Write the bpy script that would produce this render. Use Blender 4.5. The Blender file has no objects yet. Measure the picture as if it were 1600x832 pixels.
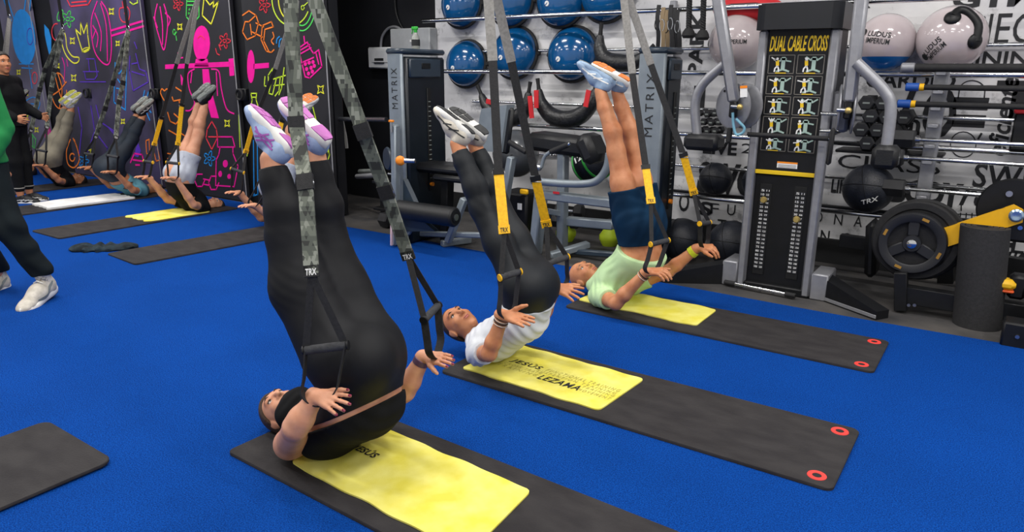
import bpy, bmesh, math, random
import numpy as np
from mathutils import Vector, Matrix
from mathutils.bvhtree import BVHTree
random.seed(7)
SC = bpy.context.scene
COL = SC.collection
PI = math.pi
# ------------------------------------------------------------------ camera
FPX, HORIZ, YAW, CAMH, ROLL = 1120.0, 113.0, math.radians(34.5), 1.6, math.radians(0.4)
_p = math.atan((416 - HORIZ) / FPX)
_hd = Vector((-math.sin(YAW), math.cos(YAW), 0))
_r0 = Vector((math.cos(YAW), math.sin(YAW), 0))
FW = _hd * math.cos(_p) + Vector((0, 0, -math.sin(_p)))
_u0 = _r0.cross(FW)
RT = _r0 * math.cos(ROLL) + _u0 * math.sin(ROLL)
UP = _u0 * math.cos(ROLL) - _r0 * math.sin(ROLL)
CAM = Vector((0, 0, CAMH))
cam_d = bpy.data.cameras.new('camera'); cam = bpy.data.objects.new('camera', cam_d); COL.objects.link(cam)
cam_d.sensor_width = 36; cam_d.lens = 36 * FPX / 1600; cam_d.clip_end = 100; cam_d.clip_start = 0.05
cam.matrix_world = Matrix(((RT.x, UP.x, -FW.x, 0), (RT.y, UP.y, -FW.y, 0), (RT.z, UP.z, -FW.z, CAMH), (0, 0, 0, 1)))
SC.camera = cam
def ray(x, y): return FW + RT * ((x - 800) / FPX) - UP * ((y - 416) / FPX)
def fl(x, y, z=0.0):                       # point on a level at height z, as measured from the photograph
    d = ray(x, y); return CAM + d * ((z - CAMH) / d.z)
def at(x, y, Y):                           # point on an upright plane at depth Y
    d = ray(x, y); return CAM + d * (Y / d.y)
def atx(x, y, X):
    d = ray(x, y); return CAM + d * (X / d.x)
# ------------------------------------------------------------------ world, lamps, exposure
W = bpy.data.worlds.new('world'); SC.world = W; W.use_nodes = True
W.node_tree.nodes['Background'].inputs[0].default_value = (1.0, 0.98, 0.95, 1)
W.node_tree.nodes['Background'].inputs[1].default_value = 0.7
SC.view_settings.view_transform = 'Standard'; SC.view_settings.look = 'None'
SC.view_settings.exposure = 0.0; SC.view_settings.gamma = 1.0; SC.view_settings.use_curve_mapping = False
LAMP_SPOTS = [(x, y) for x in (-11.2, -8.4, -5.6, -2.8, 0.0, 2.6) for y in (0.2, 2.2, 4.4)]
LAMP_Z, LAMP_W = 4.3, 54.0
for i, (x, y) in enumerate(LAMP_SPOTS):
    ld = bpy.data.lights.new('led_panel_light', 'AREA'); ld.shape = 'RECTANGLE'; ld.size = 0.9; ld.size_y = 0.22
    ld.energy = LAMP_W; ld.color = (1.0, 0.97, 0.94); ld.spread = math.radians(170)
    lo = bpy.data.objects.new('led_panel_light', ld); COL.objects.link(lo); lo.location = (x, y, LAMP_Z - 0.02)
# ------------------------------------------------------------------ helpers
def lin(c):
    if isinstance(c, str):
        c = c.lstrip('#'); c = [int(c[i:i + 2], 16) / 255 for i in (0, 2, 4)]
    return tuple(((v / 12.92) if v <= 0.04045 else ((v + 0.055) / 1.055) ** 2.4) for v in c[:3]) + (1.0,)
MATS = {}
def mat(name, col, rough=0.5, metal=0.0, col2=None, nscale=8.0, detail=4.0, bump=0.0, bscale=60.0, spec=0.5, coat=0.0,
        sheen=0.0, trans=0.0, emit=0.0, lo=0.35, hi=0.65, stretch=None, ior=1.45, sss=0.0, alpha=1.0):
    if name in MATS: return MATS[name]
    m = bpy.data.materials.new(name); m.use_nodes = True; MATS[name] = m
    nt = m.node_tree; b = nt.nodes['Principled BSDF']
    b.inputs['Base Color'].default_value = lin(col); b.inputs['Roughness'].default_value = rough
    b.inputs['Metallic'].default_value = metal; b.inputs['Specular IOR Level'].default_value = spec
    b.inputs['Coat Weight'].default_value = coat; b.inputs['Sheen Weight'].default_value = sheen
    b.inputs['Transmission Weight'].default_value = trans; b.inputs['IOR'].default_value = ior
    b.inputs['Alpha'].default_value = alpha
    if sss:
        b.inputs['Subsurface Weight'].default_value = sss; b.inputs['Subsurface Radius'].default_value = (0.02, 0.008, 0.004)
    if emit:
        b.inputs['Emission Color'].default_value = lin(col); b.inputs['Emission Strength'].default_value = emit
    tc = nt.nodes.new('ShaderNodeTexCoord'); src = tc.outputs['Object']
    if stretch:
        mp = nt.nodes.new('ShaderNodeMapping'); mp.inputs['Scale'].default_value = stretch
        nt.links.new(src, mp.inputs[0]); src = mp.outputs[0]
    if col2 is None:
        c = lin(col); col2l = tuple(v * 0.86 for v in c[:3]) + (1,)
    else: col2l = lin(col2)
    n = nt.nodes.new('ShaderNodeTexNoise'); n.inputs['Scale'].default_value = nscale; n.inputs['Detail'].default_value = detail
    nt.links.new(src, n.inputs['Vector'])
    r = nt.nodes.new('ShaderNodeValToRGB'); r.color_ramp.elements[0].position = lo; r.color_ramp.elements[1].position = hi
    r.color_ramp.elements[0].color = lin(col); r.color_ramp.elements[1].color = col2l
    nt.links.new(n.outputs['Fac'], r.inputs[0]); nt.links.new(r.outputs[0], b.inputs['Base Color'])
    if bump:
        n2 = nt.nodes.new('ShaderNodeTexNoise'); n2.inputs['Scale'].default_value = bscale; n2.inputs['Detail'].default_value = 3
        nt.links.new(src, n2.inputs['Vector'])
        bp = nt.nodes.new('ShaderNodeBump'); bp.inputs['Strength'].default_value = bump; bp.inputs['Distance'].default_value = 0.01
        nt.links.new(n2.outputs['Fac'], bp.inputs['Height']); nt.links.new(bp.outputs[0], b.inputs['Normal'])
    return m
WL = {}                                     # world location of every origin (all roots are plain translations)
def V(*a): return Vector(a[0]) if len(a) == 1 else Vector(a)
def tag(o, label, cat=None, group=None, kind=None):
    if label: o['label'] = label
    if cat: o['category'] = cat
    if group: o['group'] = group
    if kind: o['kind'] = kind
    return o
def put(o, parent, loc):
    COL.objects.link(o); WL[o.name] = V(loc)
    if parent is not None:
        o.parent = parent; o.location = V(loc) - WL[parent.name]
    else: o.location = loc
    return o
def thing(name, label, cat, loc, group=None):
    o = bpy.data.objects.new(name, None); o.empty_display_size = 0.1
    put(o, None, loc); return tag(o, label, cat, group)
def frame(z, x=None):
    z = V(z).normalized()
    if x is None: x = V(1, 0, 0) if abs(z.x) < 0.9 else V(0, 1, 0)
    x = V(x); x = (x - z * x.dot(z)).normalized(); y = z.cross(x)
    return Matrix((x, y, z)).transposed()
class MB:
    def __init__(s): s.v = []; s.f = []
    def add(s, vs, fs, M=None):
        o = len(s.v)
        s.v += [tuple(M @ V(p)) if M is not None else tuple(p) for p in vs]
        s.f += [tuple(i + o for i in f) for f in fs]; return s
    def box(s, c, size, rot=None, bev=0.0):
        hx, hy, hz = size[0] / 2, size[1] / 2, size[2] / 2; c = V(c)
        T = (lambda p: c + (rot @ V(p))) if rot is not None else (lambda p: c + V(p))
        if bev <= 0:
            vs = [T((x * hx, y * hy, z * hz)) for x in (-1, 1) for y in (-1, 1) for z in (-1, 1)]
            return s.add(vs, [(0, 1, 3, 2), (4, 6, 7, 5), (0, 4, 5, 1), (2, 3, 7, 6), (0, 2, 6, 4), (1, 5, 7, 3)])
        b = min(bev, hx * .95, hy * .95, hz * .95); vs = []; ix = {}
        for x in (-1, 1):
            for y in (-1, 1):
                for z in (-1, 1):
                    for a in range(3):
                        q = [x * (hx - (b if a != 0 else 0)), y * (hy - (b if a != 1 else 0)), z * (hz - (b if a != 2 else 0))]
                        ix[(x, y, z, a)] = len(vs); vs.append(T(q))
        fs = []; S = (-1, 1)
        for k in S:
            fs.append([ix[(k, y, z, 0)] for y, z in ((-1, -1), (1, -1), (1, 1), (-1, 1))])
            fs.append([ix[(x, k, z, 1)] for x, z in ((-1, -1), (1, -1), (1, 1), (-1, 1))])
            fs.append([ix[(x, y, k, 2)] for x, y in ((-1, -1), (1, -1), (1, 1), (-1, 1))])
        for p in S:
            for q in S:
                fs.append([ix[(p, q, -1, 0)], ix[(p, q, 1, 0)], ix[(p, q, 1, 1)], ix[(p, q, -1, 1)]])
                fs.append([ix[(p, -1, q, 0)], ix[(p, 1, q, 0)], ix[(p, 1, q, 2)], ix[(p, -1, q, 2)]])
                fs.append([ix[(-1, p, q, 1)], ix[(1, p, q, 1)], ix[(1, p, q, 2)], ix[(-1, p, q, 2)]])
                for r in S: fs.append([ix[(p, q, r, 0)], ix[(p, q, r, 1)], ix[(p, q, r, 2)]])
        return s.add(vs, fs)
    def bar(s, a, b, w, h, up=(0, 0, 1), bev=0.004):          # rectangular section from a to b
        a, b = V(a), V(b); d = b - a; R = frame(d, V(up).cross(d) if V(up).cross(d).length > 1e-6 else None)
        return s.box((a + b) / 2, (w, h, d.length), R, bev)
    def tube(s, pts, r, n=12, closed=False):
        P = [V(p) for p in pts]; m = len(P)
        rs = r if isinstance(r, (list, tuple)) else [r] * m
        tan = []
        for i in range(m):
            a = P[(i - 1) % m] if (closed or i > 0) else P[i]; b = P[(i + 1) % m] if (closed or i < m - 1) else P[i]
            t = (b - a); tan.append(t.normalized() if t.length > 1e-9 else V(0, 0, 1))
        u = frame(tan[0]).col[0]; vs = []
        for i in range(m):
            u = (u - tan[i] * u.dot(tan[i])); u = u.normalized() if u.length > 1e-6 else frame(tan[i]).col[0]
            w = tan[i].cross(u)
            for k in range(n):
                a = 2 * PI * k / n; vs.append(P[i] + (u * math.cos(a) + w * math.sin(a)) * rs[i])
        fs = []; e = m if closed else m - 1
        for i in range(e):
            j = (i + 1) % m
            for k in range(n):
                l = (k + 1) % n; fs.append((i * n + k, i * n + l, j * n + l, j * n + k))
        if not closed: fs += [tuple(range(n - 1, -1, -1)), tuple(range((m - 1) * n, m * n))]
        return s.add(vs, fs)
    def cyl(s, a, b, r, r2=None, n=20, bev=0.0):
        a, b = V(a), V(b); r2 = r if r2 is None else r2
        if bev:
            d = (b - a).normalized() * bev
            return s.tube([a, a + d, b - d, b], [r - bev, r, r2, r2 - bev], n)
        return s.tube([a, b], [r, r2], n)
    def lathe(s, prof, c, axis=(0, 0, 1), n=32):              # prof: (radius, along axis)
        R = frame(axis); c = V(c); vs = []; fs = []; rows = []
        for (r, z) in prof:
            if r < 1e-6: rows.append([len(vs)]); vs.append(c + R @ V(0, 0, z))
            else:
                rows.append(list(range(len(vs), len(vs) + n)))
                for k in range(n):
                    a = 2 * PI * k / n; vs.append(c + R @ V(r * math.cos(a), r * math.sin(a), z))
        for A, B in zip(rows, rows[1:]):
            for k in range(n):
                l = (k + 1) % n
                if len(A) == 1 and len(B) == 1: continue
                if len(A) == 1: fs.append((A[0], B[k], B[l]))
                elif len(B) == 1: fs.append((A[k], A[l], B[0]))
                else: fs.append((A[k], A[l], B[l], B[k]))
        if len(rows[0]) > 1 and prof[0] != prof[-1]: fs.append(tuple(rows[0][::-1]))
        if len(rows[-1]) > 1 and prof[0] != prof[-1]: fs.append(tuple(rows[-1]))
        return s.add(vs, fs)
    def ball(s, c, r, rot=None, nu=20, nv=12):
        rr = (r, r, r) if isinstance(r, (int, float)) else r; c = V(c); vs = [(0, 0, 1)]
        for i in range(1, nv):
            t = PI * i / nv
            for k in range(nu):
                a = 2 * PI * k / nu; vs.append((math.sin(t) * math.cos(a), math.sin(t) * math.sin(a), math.cos(t)))
        vs.append((0, 0, -1)); fs = []
        for k in range(nu): fs.append((0, 1 + k, 1 + (k + 1) % nu))
        for i in range(nv - 2):
            for k in range(nu):
                l = (k + 1) % nu; fs.append((1 + i * nu + k, 1 + (i + 1) * nu + k, 1 + (i + 1) * nu + l, 1 + i * nu + l))
        q = len(vs) - 1; o = 1 + (nv - 2) * nu
        for k in range(nu): fs.append((o + k, q, o + (k + 1) % nu))
        P = [V(v[0] * rr[0], v[1] * rr[1], v[2] * rr[2]) for v in vs]
        return s.add([c + (rot @ p if rot is not None else p) for p in P], fs)
    def ribbon(s, pts, w, t, side):                            # flat band; side = width direction (one vector or one per point)
        P = [V(p) for p in pts]; m = len(P); vs = []
        for i in range(m):
            d = (P[min(i + 1, m - 1)] - P[max(i - 1, 0)]).normalized()
            sd = V(side[i]) if isinstance(side, list) else V(side)
            sd = (sd - d * sd.dot(d)).normalized(); nn = d.cross(sd)
            ww = w[i] if isinstance(w, list) else w
            for a, b in ((-1, -1), (1, -1), (1, 1), (-1, 1)): vs.append(P[i] + sd * (a * ww / 2) + nn * (b * t / 2))
        fs = [(3, 2, 1, 0), tuple(4 * (m - 1) + k for k in range(4))]
        for i in range(m - 1):
            for k in range(4):
                l = (k + 1) % 4; fs.append((4 * i + k, 4 * i + l, 4 * i + 4 + l, 4 * i + 4 + k))
        return s.add(vs, fs)
    def prism(s, poly, z0, z1, M=None):
        n = len(poly)
        vs = [(x, y, z0) for x, y in poly] + [(x, y, z1) for x, y in poly]
        fs = [tuple(range(n - 1, -1, -1)), tuple(range(n, 2 * n))] + [(k, (k + 1) % n, n + (k + 1) % n, n + k) for k in range(n)]
        return s.add(vs, fs, M)
    def build(s, name, m, parent=None, smooth=40, origin=None, label=None):
        me = bpy.data.meshes.new(name)
        if origin is None:
            a = np.array(s.v); lo, hi = a.min(0), a.max(0)
            origin = V((lo[0] + hi[0]) / 2, (lo[1] + hi[1]) / 2, lo[2])
        origin = V(origin)
        me.from_pydata([V(p) - origin for p in s.v], [], s.f)
        bm = bmesh.new(); bm.from_mesh(me); bmesh.ops.recalc_face_normals(bm, faces=bm.faces); bm.to_mesh(me); bm.free()
        if smooth: me.shade_smooth(); me.set_sharp_from_angle(angle=math.radians(smooth))
        me.materials.append(m if not isinstance(m, str) else MATS[m])
        o = bpy.data.objects.new(name, me); put(o, parent, origin)
        if label: o['label'] = label
        return o
def struct(o, label=None): o['kind'] = 'structure'; (label and o.__setitem__('label', label)); return o
def bez(pts, n=8, closed=False):              # smooth curve through points (Catmull-Rom)
    P = [V(p) for p in pts]; m = len(P); out = []
    rng = range(m) if closed else range(m - 1)
    for i in rng:
        p0 = P[(i - 1) % m] if (closed or i > 0) else P[0]; p1 = P[i]; p2 = P[(i + 1) % m]
        p3 = P[(i + 2) % m] if (closed or i + 2 < m) else P[-1]
        for k in range(n):
            t = k / n
            out.append(0.5 * ((2 * p1) + (p2 - p0) * t + (2 * p0 - 5 * p1 + 4 * p2 - p3) * t * t + (3 * p1 - p0 - 3 * p2 + p3) * t ** 3))
    if not closed: out.append(P[-1])
    return out
_tc = {}
def text_data(txt, bold=0.0, shear=0.0, extrude=0.0, space=1.0):
    key = (txt, bold, shear, extrude, space)
    if key in _tc: return _tc[key]
    c = bpy.data.curves.new('lettering', 'FONT'); c.body = txt; c.offset = bold; c.shear = shear; c.extrude = extrude
    c.space_character = space; c.resolution_u = 3
    o = bpy.data.objects.new('lettering', c); COL.objects.link(o)
    dg = bpy.context.evaluated_depsgraph_get(); me = bpy.data.meshes.new_from_object(o.evaluated_get(dg))
    v = [tuple(p.co) for p in me.vertices]; f = [tuple(p.vertices) for p in me.polygons]
    bpy.data.objects.remove(o); bpy.data.curves.remove(c); bpy.data.meshes.remove(me)
    if v:
        a = np.array(v); lo, hi = a.min(0), a.max(0)
    else: lo, hi = np.zeros(3), np.ones(3)
    _tc[key] = (v, f, lo, hi); return _tc[key]
def text_quad(mb, txt, p00, p10, p01, bold=0.0, shear=0.0, lift=0.002, space=1.0):
    """lettering fitted in the flat rectangle p00 (bottom left), p10 (bottom right), p01 (top left), a thin raised layer"""
    v, f, lo, hi = text_data(txt, bold, shear, 0.0, space)
    p00, ex, ey = V(p00), V(p10) - V(p00), V(p01) - V(p00); nn = ex.cross(ey).normalized() * lift
    vs = [p00 + ex * ((p[0] - lo[0]) / (hi[0] - lo[0])) + ey * ((p[1] - lo[1]) / (hi[1] - lo[1])) + nn for p in v]
    mb.add(vs, f); return mb
# ------------------------------------------------------------------ materials
SKIN = mat('skin', '#d39a7b', 0.5, col2='#c48868', nscale=14, bump=0.05, bscale=160, sss=0.08)
SKIN2 = mat('skin_tan', '#c08560', 0.5, col2='#ad704c', nscale=14, bump=0.05, bscale=160, sss=0.08)
SKIN3 = mat('skin_ruddy', '#c98a62', 0.5, col2='#b7744d', nscale=14, bump=0.06, bscale=160, sss=0.08)
mat('black_web', '#151517', 0.7, col2='#202022', nscale=90, bump=0.3, bscale=400)
mat('foam_grip', '#3a3b3e', 0.85, col2='#2d2e31', nscale=60, bump=0.3, bscale=300)
mat('yellow_web', '#f0b90c', 0.6, col2='#dba406', nscale=70, bump=0.2, bscale=400)
mat('grey_web', '#8d8b87', 0.7, col2='#7b7975', nscale=70, bump=0.2, bscale=400)
mat('steel', '#b9bcc2', 0.28, 1.0, nscale=30)
mat('chrome', '#d8dadd', 0.15, 1.0, nscale=30)
mat('silver_paint', '#94959a', 0.4, 0.45, col2='#8b8c91', nscale=20)
mat('blue_silver', '#80898f', 0.4, 0.25, col2='#767f86', nscale=10)
mat('black_plastic', '#131417', 0.45, col2='#0f1012', spec=.35, nscale=20, bump=0.05, bscale=200)
mat('black_rubber', '#1c1c1e', 0.75, col2='#151517', nscale=30, bump=0.15, bscale=150)
mat('black_vinyl', '#191a1c', 0.45, col2='#151618', spec=.4, nscale=20, bump=0.15, bscale=90)
mat('dark_shroud', '#141b23', 0.35, 0.0, col2='#10171e', nscale=6, spec=.35)
mat('white_print', '#e8e8e6', 0.6)
mat('dark_print', '#1e2022', 0.7)
mat('red_ring', '#e8403a', 0.55)
mat('orange_plastic', '#f08a1c', 0.4)
mat('white_eye', '#c8bdb4', 0.3)
mat('iris', '#33241b', 0.2)
def camo_mat():
    m = bpy.data.materials.new('camo_web'); m.use_nodes = True; MATS['camo_web'] = m; nt = m.node_tree; b = nt.nodes['Principled BSDF']
    tc = nt.nodes.new('ShaderNodeTexCoord'); mp = nt.nodes.new('ShaderNodeMapping'); mp.inputs['Scale'].default_value = (95, 95, 60)
    vd = nt.nodes.new('ShaderNodeVectorMath'); vd.operation = 'FLOOR'
    dv = nt.nodes.new('ShaderNodeVectorMath'); dv.operation = 'MULTIPLY'; dv.inputs[1].default_value = (0.23, 0.23, 0.23)
    n = nt.nodes.new('ShaderNodeTexNoise'); n.inputs['Scale'].default_value = 1.0; n.inputs['Detail'].default_value = 1
    r = nt.nodes.new('ShaderNodeValToRGB'); r.color_ramp.interpolation = 'CONSTANT'
    e = r.color_ramp.elements; e[0].position = 0; e[0].color = lin('#2c2e2b'); e[1].position = 0.40; e[1].color = lin('#4d524a')
    for p, c in ((0.5, '#63685d'), (0.58, '#82867b'), (0.66, '#3b3e39')):
        q = e.new(p); q.color = lin(c)
    for a, o in ((tc.outputs['Object'], mp.inputs[0]), (mp.outputs[0], vd.inputs[0]), (vd.outputs[0], dv.inputs[0]), (dv.outputs[0], n.inputs['Vector']),
                 (n.outputs['Fac'], r.inputs[0]), (r.outputs[0], b.inputs['Base Color'])): nt.links.new(a, o)
    b.inputs['Roughness'].default_value = 0.75
camo_mat()
# ================================================================== the room
WALL_Y, MURAL_Y, EDGE_Y = 6.65, 5.45, 5.15
mat('rubber_floor', '#2f2f31', 0.7, col2='#4a4745', nscale=3, detail=8, bump=0.25, bscale=120)
def carpet_mat():
    m = mat('blue_turf', '#0e55b6', 0.95, col2='#03327e', nscale=190, detail=3, bump=1.0, bscale=240, spec=0.08, lo=0.36, hi=0.66)
    nt = m.node_tree; b = nt.nodes['Principled BSDF']
    ramp = [n for n in nt.nodes if n.type == 'VALTORGB'][0]; tc = [n for n in nt.nodes if n.type == 'TEX_COORD'][0]
    n = nt.nodes.new('ShaderNodeTexNoise'); n.inputs['Scale'].default_value = 1.6; n.inputs['Detail'].default_value = 6
    mx = nt.nodes.new('ShaderNodeMixRGB'); mx.blend_type = 'MULTIPLY'; mx.inputs[0].default_value = 0.3
    nt.links.new(tc.outputs['Object'], n.inputs['Vector']); nt.links.new(ramp.outputs[0], mx.inputs[1]); nt.links.new(n.outputs['Fac'], mx.inputs[2])
    nt.links.new(mx.outputs[0], b.inputs['Base Color']); return m
carpet_mat()
X0, X1, Y0 = -14.4, 4.0, -2.5
struct(MB().box(((X0 + X1) / 2, (Y0 + WALL_Y) / 2, -0.06), (X1 - X0 + .3, WALL_Y - Y0 + .3, 0.1)).build('floor', 'rubber_floor', smooth=0), 'dark speckled rubber gym floor along the back wall')
def carpet():
    mb = MB(); n = 60
    xs = [X0 + (X1 - X0) * i / n for i in range(n + 1)]
    poly = [(X0, Y0), (X1, Y0)] + [(x, EDGE_Y + 0.012 * math.sin(x * 2.1) + (0.0 if x > -5.9 else 0.25)) for x in reversed(xs)]
    mb.prism(poly, -0.01, 0.0); struct(mb.build('floor_carpet', 'blue_turf', smooth=0), 'bright blue turf carpet covering the floor')
carpet()
def white_wall_mat():
    m = mat('whitewash', '#d9d9da', 0.65, col2='#b9b9bb', nscale=1.7, detail=9, lo=0.42, hi=0.72, bump=0.06, bscale=30, stretch=(1, 1, 1.6))
    nt = m.node_tree; b = nt.nodes['Principled BSDF']; ramp = [n for n in nt.nodes if n.type == 'VALTORGB'][0]; tc = [n for n in nt.nodes if n.type == 'TEX_COORD'][0]
    n = nt.nodes.new('ShaderNodeTexNoise'); n.inputs['Scale'].default_value = 5; n.inputs['Detail'].default_value = 12; n.inputs['Roughness'].default_value = 0.75
    r2 = nt.nodes.new('ShaderNodeValToRGB'); r2.color_ramp.elements[0].position = 0.56; r2.color_ramp.elements[1].position = 0.66
    r2.color_ramp.elements[0].color = (1, 1, 1, 1); r2.color_ramp.elements[1].color = lin('#9c9c9d')
    mx = nt.nodes.new('ShaderNodeMixRGB'); mx.blend_type = 'MULTIPLY'; mx.inputs[0].default_value = 0.8
    for a, o in ((tc.outputs['Object'], n.inputs['Vector']), (n.outputs['Fac'], r2.inputs[0]), (ramp.outputs[0], mx.inputs[1]), (r2.outputs[0], mx.inputs[2]), (mx.outputs[0], b.inputs['Base Color'])): nt.links.new(a, o)
white_wall_mat()
mat('black_wall', '#131418', 0.6, col2='#191a1e', nscale=2.5, detail=6, spec=.3)
WX = at(681, 60, WALL_Y).x
CEIL = 4.6
struct(MB().box(((WX + X1) / 2, WALL_Y + .06, CEIL / 2), (X1 - WX, .12, CEIL)).build('wall_back', 'whitewash', smooth=0), 'whitewashed back wall printed with black words')
MX1 = at(514, 150, MURAL_Y).x
struct(MB().box(((WX - 9.0) / 2, WALL_Y + .06, CEIL / 2), (WX + 9.0, .12, CEIL)).build('wall_black', 'black_wall', smooth=0), 'black painted wall section between mural and white wall')
struct(MB().box(((X0 + MX1) / 2, MURAL_Y + .13, CEIL / 2), (MX1 - X0, .12, CEIL)).build('wall_mural', 'black_wall', smooth=0), 'black wall carrying the painted mural boards')
mat('pale_wall', '#b9babd', 0.6)
struct(MB().box((X0 - .07, (Y0 + MURAL_Y) / 2, CEIL / 2), (.12, MURAL_Y - Y0 + .1, CEIL)).build('wall_left', 'pale_wall', smooth=0), 'pale grey wall at the far left end')
mat('dark_ceiling', '#2c2d30', 0.8)
struct(MB().box(((X0 + X1) / 2, (Y0 + WALL_Y) / 2, CEIL + .05), (X1 - X0 + .3, WALL_Y - Y0 + .3, .1)).build('ceiling', 'dark_ceiling', smooth=0), 'dark ceiling above the gym')
mat('black_board', '#17181a', 0.6)
struct(MB().box(((WX + X1) / 2, WALL_Y - .012, 0.09), (X1 - WX, .024, .24), bev=.004).build('baseboard_back', 'black_board'))
# lamps hanging from the ceiling (housing only, the light itself is set at the top)
mat('lamp_glow', '#fff6ea', 0.4, emit=3.0)
for i, (x, y) in enumerate(LAMP_SPOTS):
    t = thing('ceiling_lamp', 'slim white LED lamp hung under the dark ceiling', 'lamp', (x, y, LAMP_Z), 'LED lamps under the ceiling')
    MB().box((x, y, LAMP_Z + .03), (.96, .28, .05), bev=.006).build('housing', mat('lamp_white', '#dadada', 0.4), t)
    MB().box((x, y, LAMP_Z + .0), (.92, .24, .012)).build('diffuser', 'lamp_glow', t)
    for s in (-.35, .35): MB().cyl((x + s, y, LAMP_Z + .05), (x + s, y, CEIL), .004, n=6).build('hanger', 'steel', t)
# ------------------------------------------------------------------ exercise mats
mat('mat_foam', '#302e2f', 0.85, col2='#252325', spec=.3, nscale=5, detail=9, bump=0.25, bscale=60, stretch=(1, 2.2, 1))
def rr_poly(hx, hy, r, n=5):
    out = []
    for cx, cy, a0 in ((hx - r, hy - r, 0), (-hx + r, hy - r, 90), (-hx + r, -hy + r, 180), (hx - r, -hy + r, 270)):
        for k in range(n + 1):
            a = math.radians(a0 + 90 * k / n); out.append((cx + r * math.cos(a), cy + r * math.sin(a)))
    return out
MT = 0.014
def ex_mat(c, L, Wd, rot, label, rings=(), th=MT, curl=0.0, rad=.035):
    t = thing('exercise_mat', label, 'mat', (c[0], c[1], 0), 'black foam exercise mats')
    M = Matrix.Translation((c[0], c[1], 0)) @ Matrix.Rotation(rot, 4, 'Z')
    poly = rr_poly(L / 2, Wd / 2, rad)
    # edge rows with a slight chamfer, plus inner grid so the foam can ripple
    mb = MB(); rows = []
    hole = [(s * (L / 2 - .075), q * (Wd / 2 - .075)) for s, q in rings]
    def zz(x, y, base):
        e = abs(x) / (L / 2)
        return base + (curl * max(0, (e - .7) / .3) ** 2 if x < 0 else 0) + 0.0012 * math.sin(x * 9 + y * 5) * (1 if base > .006 else 0)
    n = len(poly)
    for s_, z in ((1.0, .001), (1.0, th - .003), (.995, th)):
        rows.append([(x * s_, y * s_, zz(x, y, z)) for x, y in poly])
    vs = [p for r in rows for p in r]
    fs = [(i * n + k, i * n + (k + 1) % n, (i + 1) * n + (k + 1) % n, (i + 1) * n + k) for i in range(2) for k in range(n)]
    fs.append(tuple(range(n - 1, -1, -1)))
    c0 = len(vs)
    for q in (.9, .6, .3):
        vs += [(x * q, y * q, zz(x * q, y * q, th)) for x, y in poly]
    vs.append((0, 0, th)); prev = 2 * n
    for j in range(3):
        o = c0 + j * n
        fs += [(prev + k, prev + (k + 1) % n, o + (k + 1) % n, o + k) for k in range(n)]; prev = o
    fs += [(prev + k, prev + (k + 1) % n, len(vs) - 1) for k in range(n)]
    mb.add(vs, fs, M); mb.build('foam_sheet', 'mat_foam', t, smooth=30)
    for hx, hy in hole:
        R = MB().lathe([(.018, -.001), (.019, .003), (.027, .004), (.037, .003), (.039, -.001)], M @ V(hx, hy, th), n=28)
        e = R.build('eyelet', 'red_ring', t, label='red plastic eyelet ring')
        MB().cyl(M @ V(hx, hy, th - .004), M @ V(hx, hy, th + .0012), .0185, n=20).build('eyelet_hole', 'black_rubber', e)
    return t
BOTH = [(1, 1), (1, -1)]
a, b = fl(355, 712), fl(610, 655)
ex_mat((-1.55, 1.885), 2.05, .64, math.radians(-1.5), 'black exercise mat under the woman in black, nearest the camera', BOTH)
ex_mat((-1.38, 3.09), 2.02, .61, 0.0, 'black exercise mat under the person in white, lettered yellow towel on it', BOTH)
ex_mat((-1.42, 4.455), 1.98, .585, 0.0, 'black exercise mat under the man in mint shirt beside the cable machine', BOTH)
ex_mat((-3.19, .27), 2.0, .60, math.radians(-90), 'empty black exercise mat at the bottom left corner', (), rad=.05, curl=0.012)
ex_mat((-6.13, 4.06), 2.05, .57, math.radians(90 - 5), 'empty black exercise mat on blue carpet behind the woman in black leggings', ())
ex_mat((-7.77, 4.1), 2.0, .60, math.radians(90), 'black exercise mat under the man in grey shorts, small yellow towel on it', ())
ex_mat((-9.35, 4.25), 2.0, .60, math.radians(90), 'black exercise mat with a white towel under the person in navy leggings', ())
ex_mat((-10.95, 4.3), 2.0, .60, math.radians(90), 'farthest black exercise mat under the person in olive leggings', ())
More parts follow.
